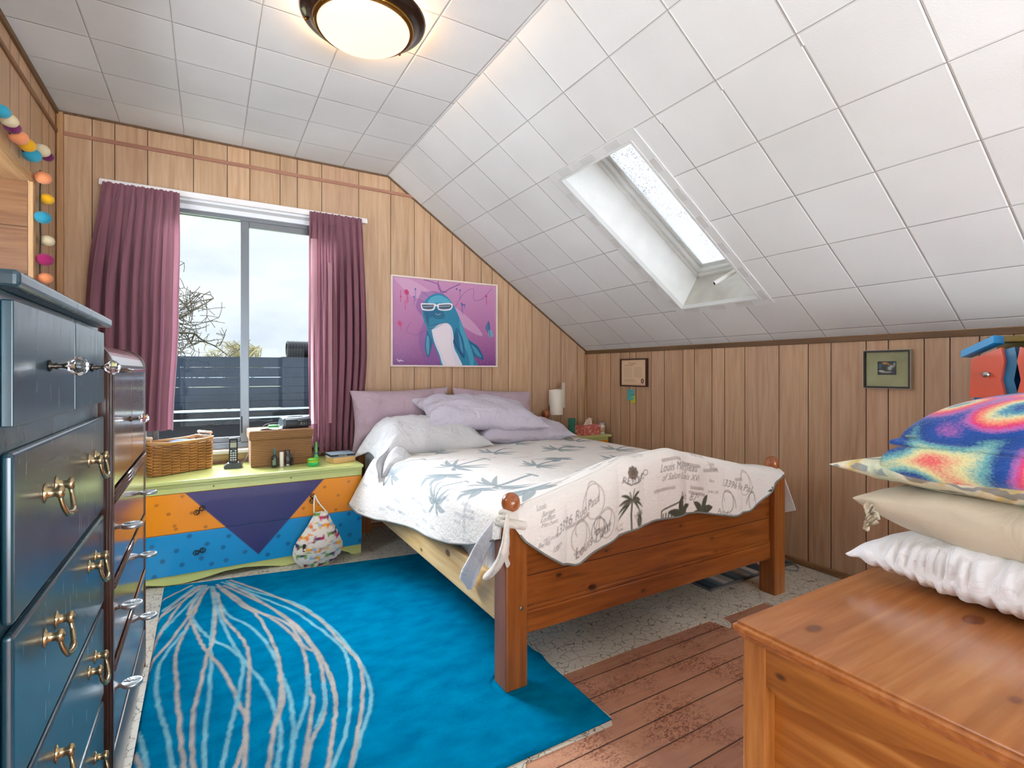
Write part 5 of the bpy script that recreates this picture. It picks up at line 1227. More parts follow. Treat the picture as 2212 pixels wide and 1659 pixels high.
solo_l('dark_jar', [('jar', [(.024, 0), (.025, .003), (.025, .07), (.02, .084)], plain('jar_green_black', S(20, 56, 44), .3)), ('lid', [(.021, .0842), (.021, .102), (.001, .103)], plain('lid_dark', S(24, 40, 36), .4))], (2.92, 3.60, NZ), None, 'dark green jar behind the tissue box and pill bottle', 'jar')
# wall lamp
lp = thing('wall_lamp', 'white curved metal-screen wall lamp with its cord beside the bed', 'lamp', (2.65, 3.7, .9))
shd = plain('lamp_white', S(226, 216, 200), .45); 
def arcsheet(cx, cy, rad_, a0, a1, z0, z1, slant, mb, th=.004):
    n = 18; P = np.zeros((2, n, 3)); Pb = np.zeros((2, n, 3))
    for j in range(n):
        a = a0+(a1-a0)*j/(n-1)
        for i, z in ((0, z0), (1, z1)):
            zz_ = z+(slant*(j/(n-1)-.0) if i else 0); P[i, j] = (cx+rad_*math.cos(a), cy+rad_*math.sin(a), zz_); Pb[i, j] = (cx+(rad_-th)*math.cos(a), cy+(rad_-th)*math.sin(a), zz_)
    mb.grid(P); mb.grid(Pb, flip=True)
mb = MB(); arcsheet(2.640, 3.700, .068, PI*1.02, PI*1.66, .775, .985, .012, mb); build('outer_screen', mb, shd, lp)
mb = MB(); arcsheet(2.650, 3.715, .082, PI*1.55, PI*1.93, .835, 1.055, .0, mb); arcsheet(2.645, 3.735, .06, PI*1.02, PI*1.9, .86, .99, .02, mb); build('inner_screen', mb, shd, lp)
mb = MB(); mb.box(2.62, 2.68, 3.75, 3.775, .84, .96, 0, .004); mb.tube([(2.65, 3.755, .90), (2.665, 3.64, .86)], .003, 6); build('bracket', mb, shd, lp)
mb = MB(); mb.tube([(2.648, 3.765, .84), (2.648, 3.768, .70), (2.65, 3.768, .615)], .0022, 6); build('cord', mb, plain('cord_white', S(230, 226, 216), .9), lp)

# ================================================================== PICTURES AND NOTES ON THE RIGHT WALL
ce = thing('framed_certificate', 'small dark-framed page of old printed text near the corner', 'framed print', (3.02, 3.13, 1.03))
Y0, Y1, Z0, Z1 = 2.978, 3.288, 1.030, 1.260
mb = MB()
for a in ((Y0, Y1, Z0, Z0+.010), (Y0, Y1, Z1-.010, Z1), (Y0, Y0+.014, Z0+.01, Z1-.01), (Y1-.014, Y1, Z0+.01, Z1-.01)): mb.box(XR-.022, XR-.001, a[0], a[1], a[2], a[3], 0, .001)
build('frame', mb, plain('frame_dark_red', S(56, 26, 22), .4), ce)
w_, h_ = Y1-Y0-.028, Z1-Z0-.02; cc = Canvas(0, w_, 0, h_, .0016, S(224, 194, 158)); r = random.Random(2); tk = S(120, 92, 74)
cc.stroke([(.008, .008), (w_-.008, .008), (w_-.008, h_-.008), (.008, h_-.008), (.008, .008)], .002, S(170, 120, 90))
cc.text('Blackwork', w_*.30, h_*.83, .026, S(90, 70, 54), wide=.8); cc.text('ON THE MANAGEMENT', w_*.09, h_*.755, .018, S(60, 40, 34), wide=.62)
for k in range(13):
    for x0_, x1_ in ((.09, .46), (.52, .86)): cc.stroke([(w_*x0_, h_*(.70-k*.032)), (w_*(x1_-r.uniform(0, .05)), h_*(.70-k*.032))], .0020, tk, .55)
for k in range(5): cc.stroke([(w_*.09, h_*(.25-k*.032)), (w_*(.62-r.uniform(0, .2)), h_*(.25-k*.032))], .0022, tk, .6)
cc.ell(w_*.86, h_*.17, .017, .020, 0, S(70, 44, 36)); cc.ell(w_*.86, h_*.17, .008, .011, 0, S(224, 194, 158)); cc.ell(w_*.855, h_*.17, .003, .007, .5, S(70, 44, 36))
canvas_plane(cc, lambda X, Y: np.stack([np.full_like(X, XR-.014), Y1-.014-X, Z0+.01+Y], -1), 'printed_page', attrmat('page', .4), ce)
mb = MB(); mb.box(XR-.0135, XR-.002, Y0+.01, Y1-.01, Z0+.008, Z1-.008); build('backing', mb, plain('card', S(160, 140, 120), .8), ce)
nc = Canvas(0, .080, 0, .086, .0016, S(86, 178, 176)); nc.text('So', .02, .060, .02, S(20, 90, 100), rot=.1); nc.text('Proud!', .015, .036, .022, S(20, 90, 100), wide=.9); nc.stroke([(.03, .024), (.06, .028)], .002, S(40, 110, 110))
def note(cvv, y1, z0, w_, h_, rot, nm, lb, dx=0.):
    M = Matrix.Translation((XR-.003-dx, y1, z0)) @ Matrix.Rotation(rot, 4, 'X'); X, Y = np.meshgrid(np.linspace(0, w_, 26), np.linspace(0, h_, 26)); mb = MB()
    P = np.stack([-.006*(1-Y/h_)**2*np.ones_like(X), -X, Y], -1) @ np.array(M)[:3, :3].T+np.array(M)[:3, 3]; mb.grid(P); mb.col = cvv.sample(X/w_*(cvv.nx-1)*cvv.res, Y/h_*(cvv.ny-1)*cvv.res).reshape(-1, 3)
    P2 = P+np.array([.0012, 0, 0]); mb.grid(P2, flip=True); mb.col = np.concatenate([mb.col, mb.col]); solo(nm, mb, attrmat('note_paper', .8), lb, 'note')
note(nc, 3.214, .917, .076, .088, .02, 'sticky_note', 'turquoise sticky note with handwriting below the framed page')
nc2 = Canvas(0, .05, 0, .05, .002, S(190, 206, 36)); note(nc2, 3.165, .888, .052, .056, -.2, 'sticky_note', 'lime yellow sticky note overlapping the turquoise one', .003)
fp = thing('framed_engraving', 'small dark etching in a wide green mat and black frame', 'framed print', (3.02, 1.29, 1.065))
Y0, Y1, Z0, Z1 = 1.186, 1.398, 1.066, 1.262
mb = MB(); mf = .009
for a in ((Y0, Y1, Z0, Z0+mf), (Y0, Y1, Z1-mf, Z1), (Y0, Y0+mf, Z0+mf, Z1-mf), (Y1-mf, Y1, Z0+mf, Z1-mf)): mb.box(XR-.026, XR-.001, a[0], a[1], a[2], a[3], 0, .001)
fo = build('frame', mb, plain('frame_black', S(32, 28, 30), .4), fp)
mb = MB()
for a in ((Y0-.002, Y1+.002, Z0-.002, Z0), (Y0-.002, Y1+.002, Z1, Z1+.002), (Y0-.002, Y0, Z0, Z1), (Y1, Y1+.002, Z0, Z1)): mb.box(XR-.0265, XR-.001, a[0], a[1], a[2], a[3])
build('pale_edge', mb, plain('edge_pale', S(190, 184, 166), .5), fo)
mb = MB(); mb.box(XR-.014, XR-.002, Y0+mf, Y1-mf, Z0+mf, Z1-mf); build('mat_board', mb, plain('mat_sage', S(160, 164, 126), .7, var=.15), fp)
ev = Canvas(0, .086, 0, .070, .0011, S(44, 46, 50)); r = random.Random(4)
for k in range(60): ev.stroke([(r.uniform(.005, .08), r.uniform(.005, .06)) for _ in range(2)], .001, S(90, 96, 92), .35)
for (x_, y_, a_, b_, c_) in ((.02, .018, .015, .006, S(190, 190, 176)), (.045, .014, .02, .004, S(160, 166, 150)), (.056, .034, .010, .010, S(180, 184, 170)), (.063, .044, .006, .007, S(190, 186, 170)), (.035, .060, .014, .006, S(190, 140, 60)), (.05, .055, .010, .005, S(150, 110, 60)), (.075, .05, .006, .014, S(140, 150, 140)), (.03, .035, .008, .010, S(24, 30, 44)), (.012, .045, .008, .014, S(60, 90, 110))): ev.ell(x_, y_, a_, b_, r.uniform(-.6, .6), c_, .85)
canvas_plane(ev, lambda X, Y: np.stack([np.full_like(X, XR-.0145), 1.2925+.043-X, 1.164-.035+.006+Y], -1), 'etching', attrmat('page', .4), fp)

# ================================================================== CEILING LIGHT
CL = Vector((.548, 2.120, ZC)); cl = thing('ceiling_light', 'round bronze ceiling light with a glowing frosted dome', 'ceiling light', CL)
brz = plain('dark_bronze', S(62, 46, 38), .22, metal=.75, coat=.4)
mb = MB(); mb.lathe([(.212, -.020), (.245, -.018), (.250, -.020), (.243, -.026), (.228, -.030), (.214, -.038), (.206, -.048), (.200, -.052), (.196, -.050), (.192, -.042)], 64, c=CL); build('rim', mb, brz, cl)
mb = MB(); mb.lathe([(.204, -.049), (.198, -.062), (.186, -.066), (.182, -.060)], 64, c=CL); build('inner_ring', mb, plain('gold_bronze', S(140, 98, 40), .15, metal=.9), cl)
mb = MB(); R0 = .184; mb.lathe([(R0, -.050)]+[(R0*math.cos(a), -.056-.062*math.sin(a)) for a in np.linspace(.05, PI/2-.001, 14)], 64, c=CL)
build('glass_dome', mb, emis('dome_glow', (1.0, .78, .50), 0.95), cl)
mb = MB(); mb.lathe([(.17, 0), (.17, -.008), (.16, -.012)], 48, c=CL); build('ceiling_plate', mb, brz, cl)
mb = MB(); mb.tube([(CL.x+.196*math.cos(a), CL.y+.196*math.sin(a), CL.z-.017) for a in np.linspace(0, 2*PI, 49)[:-1]], .0075, 8, closed=True); build('ring_bulb', mb, emis('bulb_glow', (1.0, .60, .26), 120.0), cl)
for a in (.2, 1.77, 3.34, 4.9): mb = MB(); mb.tube([(CL.x+.222*math.cos(a), CL.y+.222*math.sin(a), CL.z), (CL.x+.222*math.cos(a), CL.y+.222*math.sin(a), CL.z-.022)], .004, 8); build('spacer', mb, brz, cl)
for a in (.6, 2.7, 4.8): mb = MB(); mb.ball((CL.x+.232*math.cos(a), CL.y+.232*math.sin(a), CL.z-.031), .008, 12); build('screw_knob', mb, plain('gold_bronze', S(140, 98, 40), .15, metal=.9), cl)

# ================================================================== RUGS
rg = Canvas(-.22, 1.19, 1.25, 3.30, .004, S(0, 138, 182))
SD = S(206, 196, 186); AQ = S(140, 206, 222)
def RZ(p): q = at(280+p[0]/2.1067, 1220+p[1]/2.1067, 'z', .013); return (q.x, q.y)
rl = [([(440, 75), (560, 120), (740, 170), (860, 240), (960, 330), (1045, 440), (1095, 550), (1095, 640), (1060, 760), (1010, 925)], AQ), ([(420, 80), (600, 150), (760, 220), (900, 320), (970, 380), (1000, 470), (1005, 600), (985, 760), (920, 925)], AQ),
 ([(400, 90), (560, 200), (720, 270), (790, 370), (850, 400), (900, 480), (935, 600), (936, 680), (925, 780), (900, 925)], SD), ([(400, 100), (520, 190), (640, 240), (750, 330), (800, 420), (815, 560), (835, 620), (815, 760), (790, 925)], SD),
 ([(380, 100), (440, 220), (560, 290), (650, 400), (690, 500), (730, 600), (745, 760), (730, 925)], AQ), ([(370, 100), (385, 200), (370, 350), (370, 430), (365, 560), (345, 760), (340, 925)], AQ), ([(350, 95), (290, 230), (240, 330), (210, 420), (215, 560), (230, 760), (245, 925)], SD),
 ([(345, 95), (280, 200), (290, 250), (360, 330), (470, 390), (550, 470), (620, 560), (665, 680), (690, 780), (670, 925)], AQ), ([(340, 95), (270, 210), (300, 300), (345, 390), (410, 460), (470, 560), (500, 640), (530, 720), (520, 925)], SD),
 ([(380, 110), (390, 210), (380, 340), (350, 420), (320, 560), (285, 700), (290, 925)], SD), ([(400, 130), (430, 240), (500, 320), (540, 400), (545, 520), (535, 660), (525, 800), (480, 925)], SD), ([(390, 150), (410, 230), (470, 360), (515, 450), (500, 560), (470, 700), (440, 820), (420, 925)], AQ),
 ([(430, 110), (570, 220), (640, 330), (680, 440), (690, 600), (660, 740), (630, 925)], SD), ([(330, 95), (240, 170), (160, 280), (130, 330), (80, 440)], SD), ([(320, 95), (200, 180), (120, 260)], SD), ([(300, 100), (150, 210)], AQ), ([(340, 100), (220, 230), (150, 300)], AQ), ([(320, 110), (250, 160), (140, 240)], SD),
 ([(250, 300), (150, 430), (125, 520), (130, 640), (170, 770), (195, 925)], AQ), ([(450, 85), (620, 180), (770, 300), (860, 430), (885, 560), (885, 680), (830, 800), (800, 925)], SD), ([(430, 95), (700, 230), (830, 360), (920, 520), (940, 640)], SD), ([(460, 70), (700, 160), (850, 240), (960, 350), (1050, 460), (1060, 620), (1040, 760), (1005, 925)], SD),
 ([(30, 760), (60, 820), (75, 925)], AQ), ([(20, 860), (50, 925)], SD), ([(360, 100), (200, 330), (100, 450), (60, 560)], SD), ([(280, 95), (150, 160)], SD), ([(650, 760), (700, 620), (680, 500)], SD), ([(750, 790), (800, 640), (815, 500)], AQ), ([(850, 740), (885, 640), (885, 540)], AQ)]
rr_ = random.Random(6)
for L_, c_ in rl:
    pts = [RZ(p) for p in smooth_line(L_, 8)]; ext = []
    if L_[-1][1] >= 920:            # the lines run on below the frame
        (xa, ya), (xb, yb) = pts[-4], pts[-1]; ext = [(xb+(xb-xa)*k*.6, yb+(yb-ya)*k*.6) for k in (1, 2, 3)]
    pts = [(x_+rr_.uniform(-.0025, .0025), y_+rr_.uniform(-.0025, .0025)) for x_, y_ in pts+ext]; rg.stroke(pts, .0130, c_, 1.)
for k in range(2): rg.stroke([(x, 1.262) for x in (-.22, 1.19)], .02, S(6, 90, 120), .5)
n1, n2 = 340, 500; U, V = np.meshgrid(np.linspace(0, 1, n1), np.linspace(0, 1, n2))
ca_, cb_, cc_, cd_ = np.array((-.19, 1.284)), np.array((1.142, 1.284)), np.array((1.168, 3.055)), np.array((-.207, 3.270))
PX = ((1-U)*(1-V))[..., None]*ca_+(U*(1-V))[..., None]*cb_+(U*V)[..., None]*cc_+((1-U)*V)[..., None]*cd_
Zr = .0135+.0022*sn(PX[..., 0], PX[..., 1], 5, 1.4)+.010*np.exp(-((PX[..., 1]-1.70-.12*(PX[..., 0]-1.1))/.028)**2)*np.clip((PX[..., 0]-1.0)/.12, 0, 1)
Zr = Zr-.0085*np.clip(1-np.minimum(np.minimum(U*1.35, (1-U)*1.35), np.minimum(V*1.9, (1-V)*1.9))/.008, 0, 1)
fl = np.hypot(PX[..., 0]-PXL, PX[..., 1]-1.612); Zr = np.where(fl < .075, np.minimum(Zr, .011), Zr)
mb = MB(); mb.grid(np.concatenate([PX, Zr[..., None]], -1)); mb.col = rg.sample(PX[..., 0], PX[..., 1]).reshape(-1, 3)
o = len(mb.v); mb.prism([tuple(p) for p in (ca_, cb_, cc_, cd_)], .0035, .0046, 'z'); mb.col = np.concatenate([mb.col, np.tile(S(10, 70, 96), (len(mb.v)-o, 1))])
rugo = solo('area_rug', mb, attrmat('rug_pile', 1., 'rug'), 'large bright blue rug with fanning cream and aqua lines on the floor', 'rug')
so = rugo.modifiers.new('Thickness', 'SOLIDIFY'); so.thickness = .005; so.offset = -1
mb = MB(); cols = []; r = random.Random(12); x = 2.255; pal = [S(40, 40, 48), S(196, 190, 184), S(60, 86, 100), S(170, 160, 152), S(24, 24, 28), S(110, 130, 140), S(90, 60, 60), S(206, 204, 200), S(40, 60, 80)]
cs = Canvas(2.25, 3.0, 1.77, 3.0, .012, S(120, 120, 120))
while x < 3.0:
    w_ = r.uniform(.022, .06); cs.poly([(x, 1.7), (x+w_, 1.7), (x+w_+.03, 3.1), (x+.03, 3.1)], r.choice(pal)); x += w_
cs.C[:2, :] = S(96, 94, 92)
X, Y = cs.X, cs.Y; mb.grid(np.stack([X, Y, .010+.002*sn(X, Y, 3, 2)], -1)); mb.col = cs.C.reshape(-1, 3)
sr = solo('striped_rug', mb, attrmat('rag_rug', 1.), 'grey, teal and cream striped rag rug under the far side of the bed', 'rug')
so = sr.modifiers.new('Thickness', 'SOLIDIFY'); so.thickness = .006; so.offset = -1
mb = MB(); mb.tube(smooth_line([(2.74, 3.2, .015), (2.9, 2.6, .015), (3.005, 2.1, .014), (3.010, 1.86, .012), (2.975, 1.74, .010), (2.90, 1.70, .010), (2.84, 1.78, .017)]), .005, 8)
solo('power_cable', mb, plain('cable_grey', S(140, 142, 138), .5), 'grey cable looping along the floor by the right wall behind the bed leg', 'cable')

# ================================================================== BLUE-BLACK DRESSER, NEAR LEFT
def paintmat():
    m, t, p = newmat('blue_black_paint'); co = objco(t)
    n = N(t, 'ShaderNodeTexNoise', {'Vector': objco(t, (1, 1, .15)), 'Scale': 60., 'Detail': 4.}); n2 = N(t, 'ShaderNodeTexNoise', {'Vector': co, 'Scale': 7., 'Detail': 4.})
    t.links.new(ramp(t, n2.outputs['Fac'], [(.3, S(16, 54, 68)), (.7, S(24, 68, 82))]).outputs[0], p.inputs['Base Color'])
    p.inputs['Specular IOR Level'].default_value = .75; p.inputs['Coat Weight'].default_value = .5; p.inputs['Coat Roughness'].default_value = .28
    t.links.new(N(t, 'ShaderNodeMapRange', {0: n.outputs['Fac'], 1: .3, 2: .7, 3: .18, 4: .28}).outputs[0], p.inputs['Roughness'])
    bump(t, p, n.outputs['Fac'], .02, .002); return m
bpm = paintmat()
bx = thing('tall_dresser', 'blue-black painted tall dresser with crystal knobs and brass bail pulls at the left', 'dresser', (-.48, 1.27, 0))
FX = -.228
mb = MB(); mb.box(-.715, FX-.014, .905, 1.640, .06, 1.262, 0, .002); build('carcass', mb, bpm, bx)
mb = MB(); mb.box(-.735, -.214, .905, 1.648, 1.262, 1.285, 0, .007, seg=3); build('top', mb, bpm, bx)
for y0, y1 in ((.91, .97), (1.57, 1.63)):
    mb = MB(); mb.box(FX-.07, FX-.016, y0, y1, 0, .06, 0, .003); mb.box(-.71, -.66, y0, y1, 0, .06, 0, .003); build('foot', mb, bpm, bx)
def frontbox(y0, y1, z0, z1, name='drawer', bev=.006):
    mb = MB(); mb.box(FX-.0135, FX, y0, y1, z0, z1, 0, bev, seg=3); return build(name, mb, bpm, bx)
brass = plain('old_brass', S(176, 158, 120), .22, metal=.95); crys = gmat('crystal', (1., 1., 1.), 1.); crys.node_tree.nodes['Principled BSDF'].inputs['Roughness'].default_value = .02
def cknob(x, y, z, par, sc=1.):
    M = Matrix.Translation((x, y, z)) @ Matrix.Rotation(PI/2, 4, 'Y') @ Matrix.Diagonal((sc, sc, sc, 1))
    mb = MB(); mb.lathe([(.009, 0), (.010, .002), (.004, .005), (.006, .010), (.003, .013), (.004, .020), (.006, .023)], 16, M=M); k = build('knob_stem', mb, plain('dark_pewter', S(70, 66, 60), .3, metal=.9), par)
    mb = MB(); mb.lathe([(.006, .0232), (.012, .030), (.0175, .038), (.013, .046), (.006, .052), (.001, .053)], 8, M=M, sm=False); build('crystal_knob', mb, crys, k)
for y0, y1, yk in ((.938, 1.303, 1.115), (1.313, 1.630, 1.470)):
    d_ = frontbox(y0, y1, 1.075, 1.248, bev=.002); cknob(FX, yk, 1.160, d_)
def bail(x, y, z, par):
    for s_ in (-1, 1):
        mb = MB(); M = Matrix.Translation((x, y+s_*.036, z)) @ Matrix.Rotation(PI/2, 4, 'Y'); mb.lathe([(.011, 0), (.012, .001), (.006, .004), (.005, .014), (.0085, .018), (.007, .024), (.001, .026)], 14, M=M @ Matrix.Diagonal((1.35, 1, 1, 1))); p_ = build('pull_post', mb, brass, par)
    mb = MB(); mb.tube(smooth_line([(x+.018, y-.036, z), (x+.022, y-.034, z-.02), (x+.026, y-.022, z-.038), (x+.028, y, z-.042), (x+.026, y+.022, z-.038), (x+.022, y+.034, z-.02), (x+.018, y+.036, z)], 5), [.0035]*6+[.004]*5+[.0055]*9+[.004]*5+[.0035]*6, 8); build('bail', mb, brass, p_)
for z0, z1, zp in ((.806, 1.040, .955), (.572, .793, .722), (.340, .558, .490), (.10, .326, .255)):
    d_ = frontbox(.938, 1.630, z0, z1); 
    for yp in (1.125, 1.475): bail(FX, yp, zp, d_)
mb = MB(); ribbon([(-.36, .90, 1.30), (-.33, .97, 1.302), (-.30, 1.01, 1.296)], [.04, .06, .03], (1, 0, .1), .006, mb, curl=.4, seed=4)
ribbon([(-.40, .93, 1.292), (-.34, 1.0, 1.296)], [.05, .04], (1, 0, .1), .006, mb, curl=.3, seed=9)
solo('crumpled_cloth', mb, fabric('cream_knit', S(216, 196, 180), wr=.8), 'small crumpled cream cloth on top of the blue-black dresser', 'cloth')

# ================================================================== WALNUT WATERFALL CHEST BEHIND IT
wal = wood('walnut_veneer', [S(92, 50, 22), S(134, 78, 36), S(164, 104, 54)], 'z', rough=.16, coat=.8, bs=.02); wald = wood('walnut_dark', [S(50, 28, 20), S(66, 38, 28), S(82, 50, 38)], 'z', rough=.3, coat=.3)
wc = thing('waterfall_chest', 'dark walnut chest with rounded top corner and disc pulls between the tall dresser and window', 'chest of drawers', (-.47, 2.06, 0))
BX, BY0, BY1 = -.215, 1.672, 2.458
def wf(xf, zt, rad_, xb, n=10): return [(xb, .0), (xf, .0)]+[(xf-rad_+rad_*math.cos(a), zt-rad_+rad_*math.sin(a)) for a in np.linspace(0, PI/2, n)]+[(xb, zt)]
mb = MB(); mb.prism([p for p in wf(BX-.012, 1.222, .07, -.715)], BY0+.018, BY1-.018, 'y'); build('carcass', mb, wald, wc)
for y0, y1 in ((BY0, BY0+.018), (BY1-.018, BY1)):
    mb = MB(); mb.prism(wf(BX, 1.236, .075, -.72), y0, y1, 'y')
    for k in range(3): mb.tube([(BX-.002-.006*k, y0 if y0 < 2 else y1, .02), (BX-.002-.006*k, y0 if y0 < 2 else y1, 1.17)], .0018, 5)
    build('side_panel', mb, wald, wc)
mb = MB(); pts = wf(BX-.003, 1.230, .072, -.715)[2:]; pts = [(x, z) for x, z in pts]; low = [(x-.006*1, z-.008) for x, z in pts[::-1]]
mb.prism([(BX-.003, 1.160)]+pts+low+[(BX-.009, 1.160)], BY0+.018, BY1-.018, 'y'); build('rolled_top', mb, wal, wc)
def wbox(y0, y1, z0, z1, nm, x0=BX-.012, x1=BX-.003): mb = MB(); mb.box(x0, x1, y0, y1, z0, z1, 0, .0015); return build(nm, mb, wal, wc)
dA = wbox(BY0+.02, 2.064, .846, 1.150, 'door'); dB = wbox(2.072, BY1-.02, .846, 1.150, 'door'); cknob(BX-.003, 2.03, 1.0, dA, .95)
silv = plain('pewter_pull', S(176, 182, 186), .3, metal=.8)
for z0, z1, zd in ((.606, .796, .715), (.392, .572, .490), (.165, .352, .268)):
    d_ = wbox(BY0+.02, BY1-.02, z0, z1, 'drawer')
    for yd in (1.80, 2.26):
        mb = MB(); c_ = (BX+.026, yd, zd)
        mb.lathe([(.024, -.005), (.0255, -.003), (.0255, .004), (.0235, .006), (.020, .0045), (.001, .0045)], 28, c=c_)
        for k in range(7): a = -1.2+k*.4; mb.box(-.001, .001, .004, .021, .0045, .0068, M=Matrix.Translation(c_) @ Matrix.Rotation(a, 4, 'Z'))
        mb.tube([(BX-.003, yd, zd), (BX+.006, yd, zd)], .006, 8); build('disc_pull', mb, silv, d_)
def mold(zc, n, nm):
    mb = MB()
    for k in range(n): mb.tube([(BX-.002, BY0+.019, zc+(k-(n-1)/2)*.011), (BX-.002, BY1-.019, zc+(k-(n-1)/2)*.011)], .0055, 8)
    build(nm, mb, plain('walnut_bead', S(72, 42, 30), .12, coat=1.), wc)
mold(.822, 3, 'moulding'); mold(.589, 2, 'moulding'); mold(.372, 2, 'moulding'); mold(1.155, 1, 'moulding')
mb = MB(); mb.box(BX-.02, BX, BY0+.018, BY1-.018, .02, .150, 0, .004); build('plinth', mb, wald, wc)

# ================================================================== STRING OF FELT BALLS
TE, CR, PU_, OG, YL, MG = S(52, 150, 176), S(216, 200, 164), S(110, 36, 84), S(232, 146, 100), S(228, 170, 30), S(164, 40, 100)
blist = [((3, 240), TE, 18), ((20, 260), CR, 18), ((27, 275), PU_, 17), ((41, 297), OG, 19), ((58, 313), YL, 18), ((69, 335), TE, 19), ((90, 325), CR, 17), ((102, 338), PU_, 13), ((93, 384), OG, 17), ((101, 430), YL, 15), ((93, 470), TE, 17), ((102, 520), CR, 15), ((97, 561), MG, 17.5), ((98, 601), OG, 15)]
p0 = at(41, 297, 'x', -.705); st = thing('string_lights', 'string of coloured felt balls looped along the recess head and hanging in the corner', 'string lights', (-.705, 3.3, 2.1))
fm = {}
cpts = []
for k, ((u, v), c_, rp) in enumerate(blist):
    p = at(u, v, 'x', -.700); zc_ = .509*p.x+.861*p.y; R_ = rp/1105*zc_*.96
    nm = 'felt_'+'%02x%02x%02x' % tuple(int(255*min(1, x)) for x in c_)
    m_ = fabric(nm, c_, weave=350., bs=.5, var=.08); mb = MB(); mb.ball((p.x, p.y, p.z), R_*.92, 20, sc=(1.0, 1.12, .86)); b_ = build('felt_ball', mb, m_, st); cpts.append((p.x-.014, p.y-.02, p.z))
mb = MB(); mb.tube(smooth_line([(x-.008, y, z) for x, y, z in cpts[:8]], 6), .003, 6); mb.tube(smooth_line([(x-.004, 3.352+.006*math.sin(k*2), z) for k, (x, y, z) in enumerate([cpts[5]]+cpts[8:])], 8), .0032, 6); 
build('cord', mb, plain('cord_dark_green', S(38, 48, 46), .7), st)

# ================================================================== PINE CHEST WITH PILLOWS, NEAR RIGHT
ctop = wood('chest_top_pine', [S(146, 84, 34), S(170, 104, 50), S(186, 124, 66)], 'x', rough=.24, knots=4.5, coat=.55, grain=.8, kflat='z', knotcol=S(110, 54, 20))
cbod = wood('chest_pine', [S(136, 80, 28), S(164, 104, 42), S(186, 126, 60)], 'y', rough=.3, knots=6., coat=.35, kflat='x'); cpst = wood('chest_pine_upright', [S(140, 84, 32), S(166, 104, 46), S(184, 126, 64)], 'z', rough=.32, coat=.3)
ch = thing('blanket_chest', 'orange pine blanket chest with a shaped apron at the near right', 'chest', (1.4, .2, 0))
CX0, CX1, CY0, CY1, CZ = 1.0, 1.93, -.52, .732, .600
def ogee(d): return [(0, 0), (-.004, .004), (-.012, .006), (-.016, .014), (-.014, .022), (-.006, .027), (0, .028)]
mb = MB(); mb.box(CX0+.008, CX1-.008, CY0+.008, CY1-.008, CZ-.010, CZ, 0, .003); mb.box(CX0, CX1, CY0, CY1, CZ-.024, CZ-.006, 0, .007, seg=4); mb.box(CX0+.008, CX1-.008, CY0+.008, CY1-.008, CZ-.034, CZ-.022, 0, .004); build('lid', mb, ctop, ch)
for x in (CX0+.016, CX1-.071):
    for y in (CY1-.069, CY0+.018):
        mb = MB(); mb.box(x, x+.055, y, y+.052, 0, CZ-.034, 0, .004); build('post', mb, cpst, ch)
yA, yB_ = CY0+.070, CY1-.069
mb = MB(); mb.box(CX0+.052, CX0+.062, yA, yB_, .09, CZ-.036); mb.box(CX1-.05, CX1-.038, yA, yB_, .09, CZ-.036); mb.box(CX0+.07, CX1-.07, CY1-.05, CY1-.038, .09, CZ-.036); mb.box(CX0+.07, CX1-.07, CY0+.038, CY0+.05, .09, CZ-.036)
build('panels', mb, wood('chest_panel_pine', [S(138, 78, 24), S(170, 106, 40), S(198, 140, 72)], 'y', rough=.28, coat=.4, scale=.7), ch)
L_ = yB_-yA; ed = []
for k in range(41):
    t = k/40; tt = min(t, 1-t)*2; y = yB_-t*L_
    z = CZ-.124-.012*math.exp(-((tt-.10)/.05)**2) if tt < .17 else CZ-.124+.052*(1-math.cos(min(1, (tt-.17)/.5)*PI))/2
    z = z+0.0 if tt > .02 else CZ-.118
    ed.append((y, z))
mb = MB(); mb.prism([(yB_, CZ-.036)]+ed+[(yA, CZ-.036)], CX0+.022, CX0+.038, 'x'); mb.box(CX1-.038, CX1-.022, yA, yB_, CZ-.13, CZ-.036); mb.box(CX0+.07, CX1-.07, CY1-.036, CY1-.02, CZ-.13, CZ-.036); build('apron', mb, cbod, ch)
mb = MB(); mb.box(CX0+.07, CX1-.07, CY0+.06, CY1-.06, .09, .10); build('bottom_board', mb, cbod, ch)

ivory = fabric('white_ticking', S(233, 235, 238), wr=.5); beige = fabric('beige_cotton', S(206, 196, 174), wr=.3, weave=500.)
PB = dict(low=.45, n=60)
EX = (.115, .993, 0); EY = (-.993, .115, 0)   # long side runs away from the camera, front edge faces it
def pat_mat():
    m, t, p = newmat('patterned_pillow'); co = objco(t); n = N(t, 'ShaderNodeTexNoise', {'Vector': co, 'Scale': 7., 'Detail': 4., 'Distortion': 1.4}); n2 = N(t, 'ShaderNodeTexWave', {'Vector': co, 'Scale': 9., 'Distortion': 9., 'Detail': 3.})
    c = ramp(t, n.outputs['Fac'], [(.30, S(150, 176, 150)), (.42, S(206, 214, 186)), (.5, S(226, 220, 196)), (.58, S(214, 190, 120)), (.68, S(150, 170, 176))]).outputs[0]
    c = mixc(t, ramp(t, n2.outputs['Fac'], [(.80, (0, 0, 0)), (.92, (.7, .7, .7))]).outputs[0], c, S(96, 112, 130)); t.links.new(c, p.inputs['Base Color']); p.inputs['Roughness'].default_value = .9
    n3 = N(t, 'ShaderNodeTexNoise', {'Vector': co, 'Scale': 18., 'Detail': 5.}); bump(t, p, n3.outputs['Fac'], .4, .02); return m
def gather(P): 
    return P
whp = pillow_mb((1.70, .335, CZ+.058), EX, (-.99, .115, .02), (0, 0, 1), .685, .50, .150, 31, wr=.004, pinch=.04, corner=.07, fl=3.2, low=.38, n=150, pw=.38)
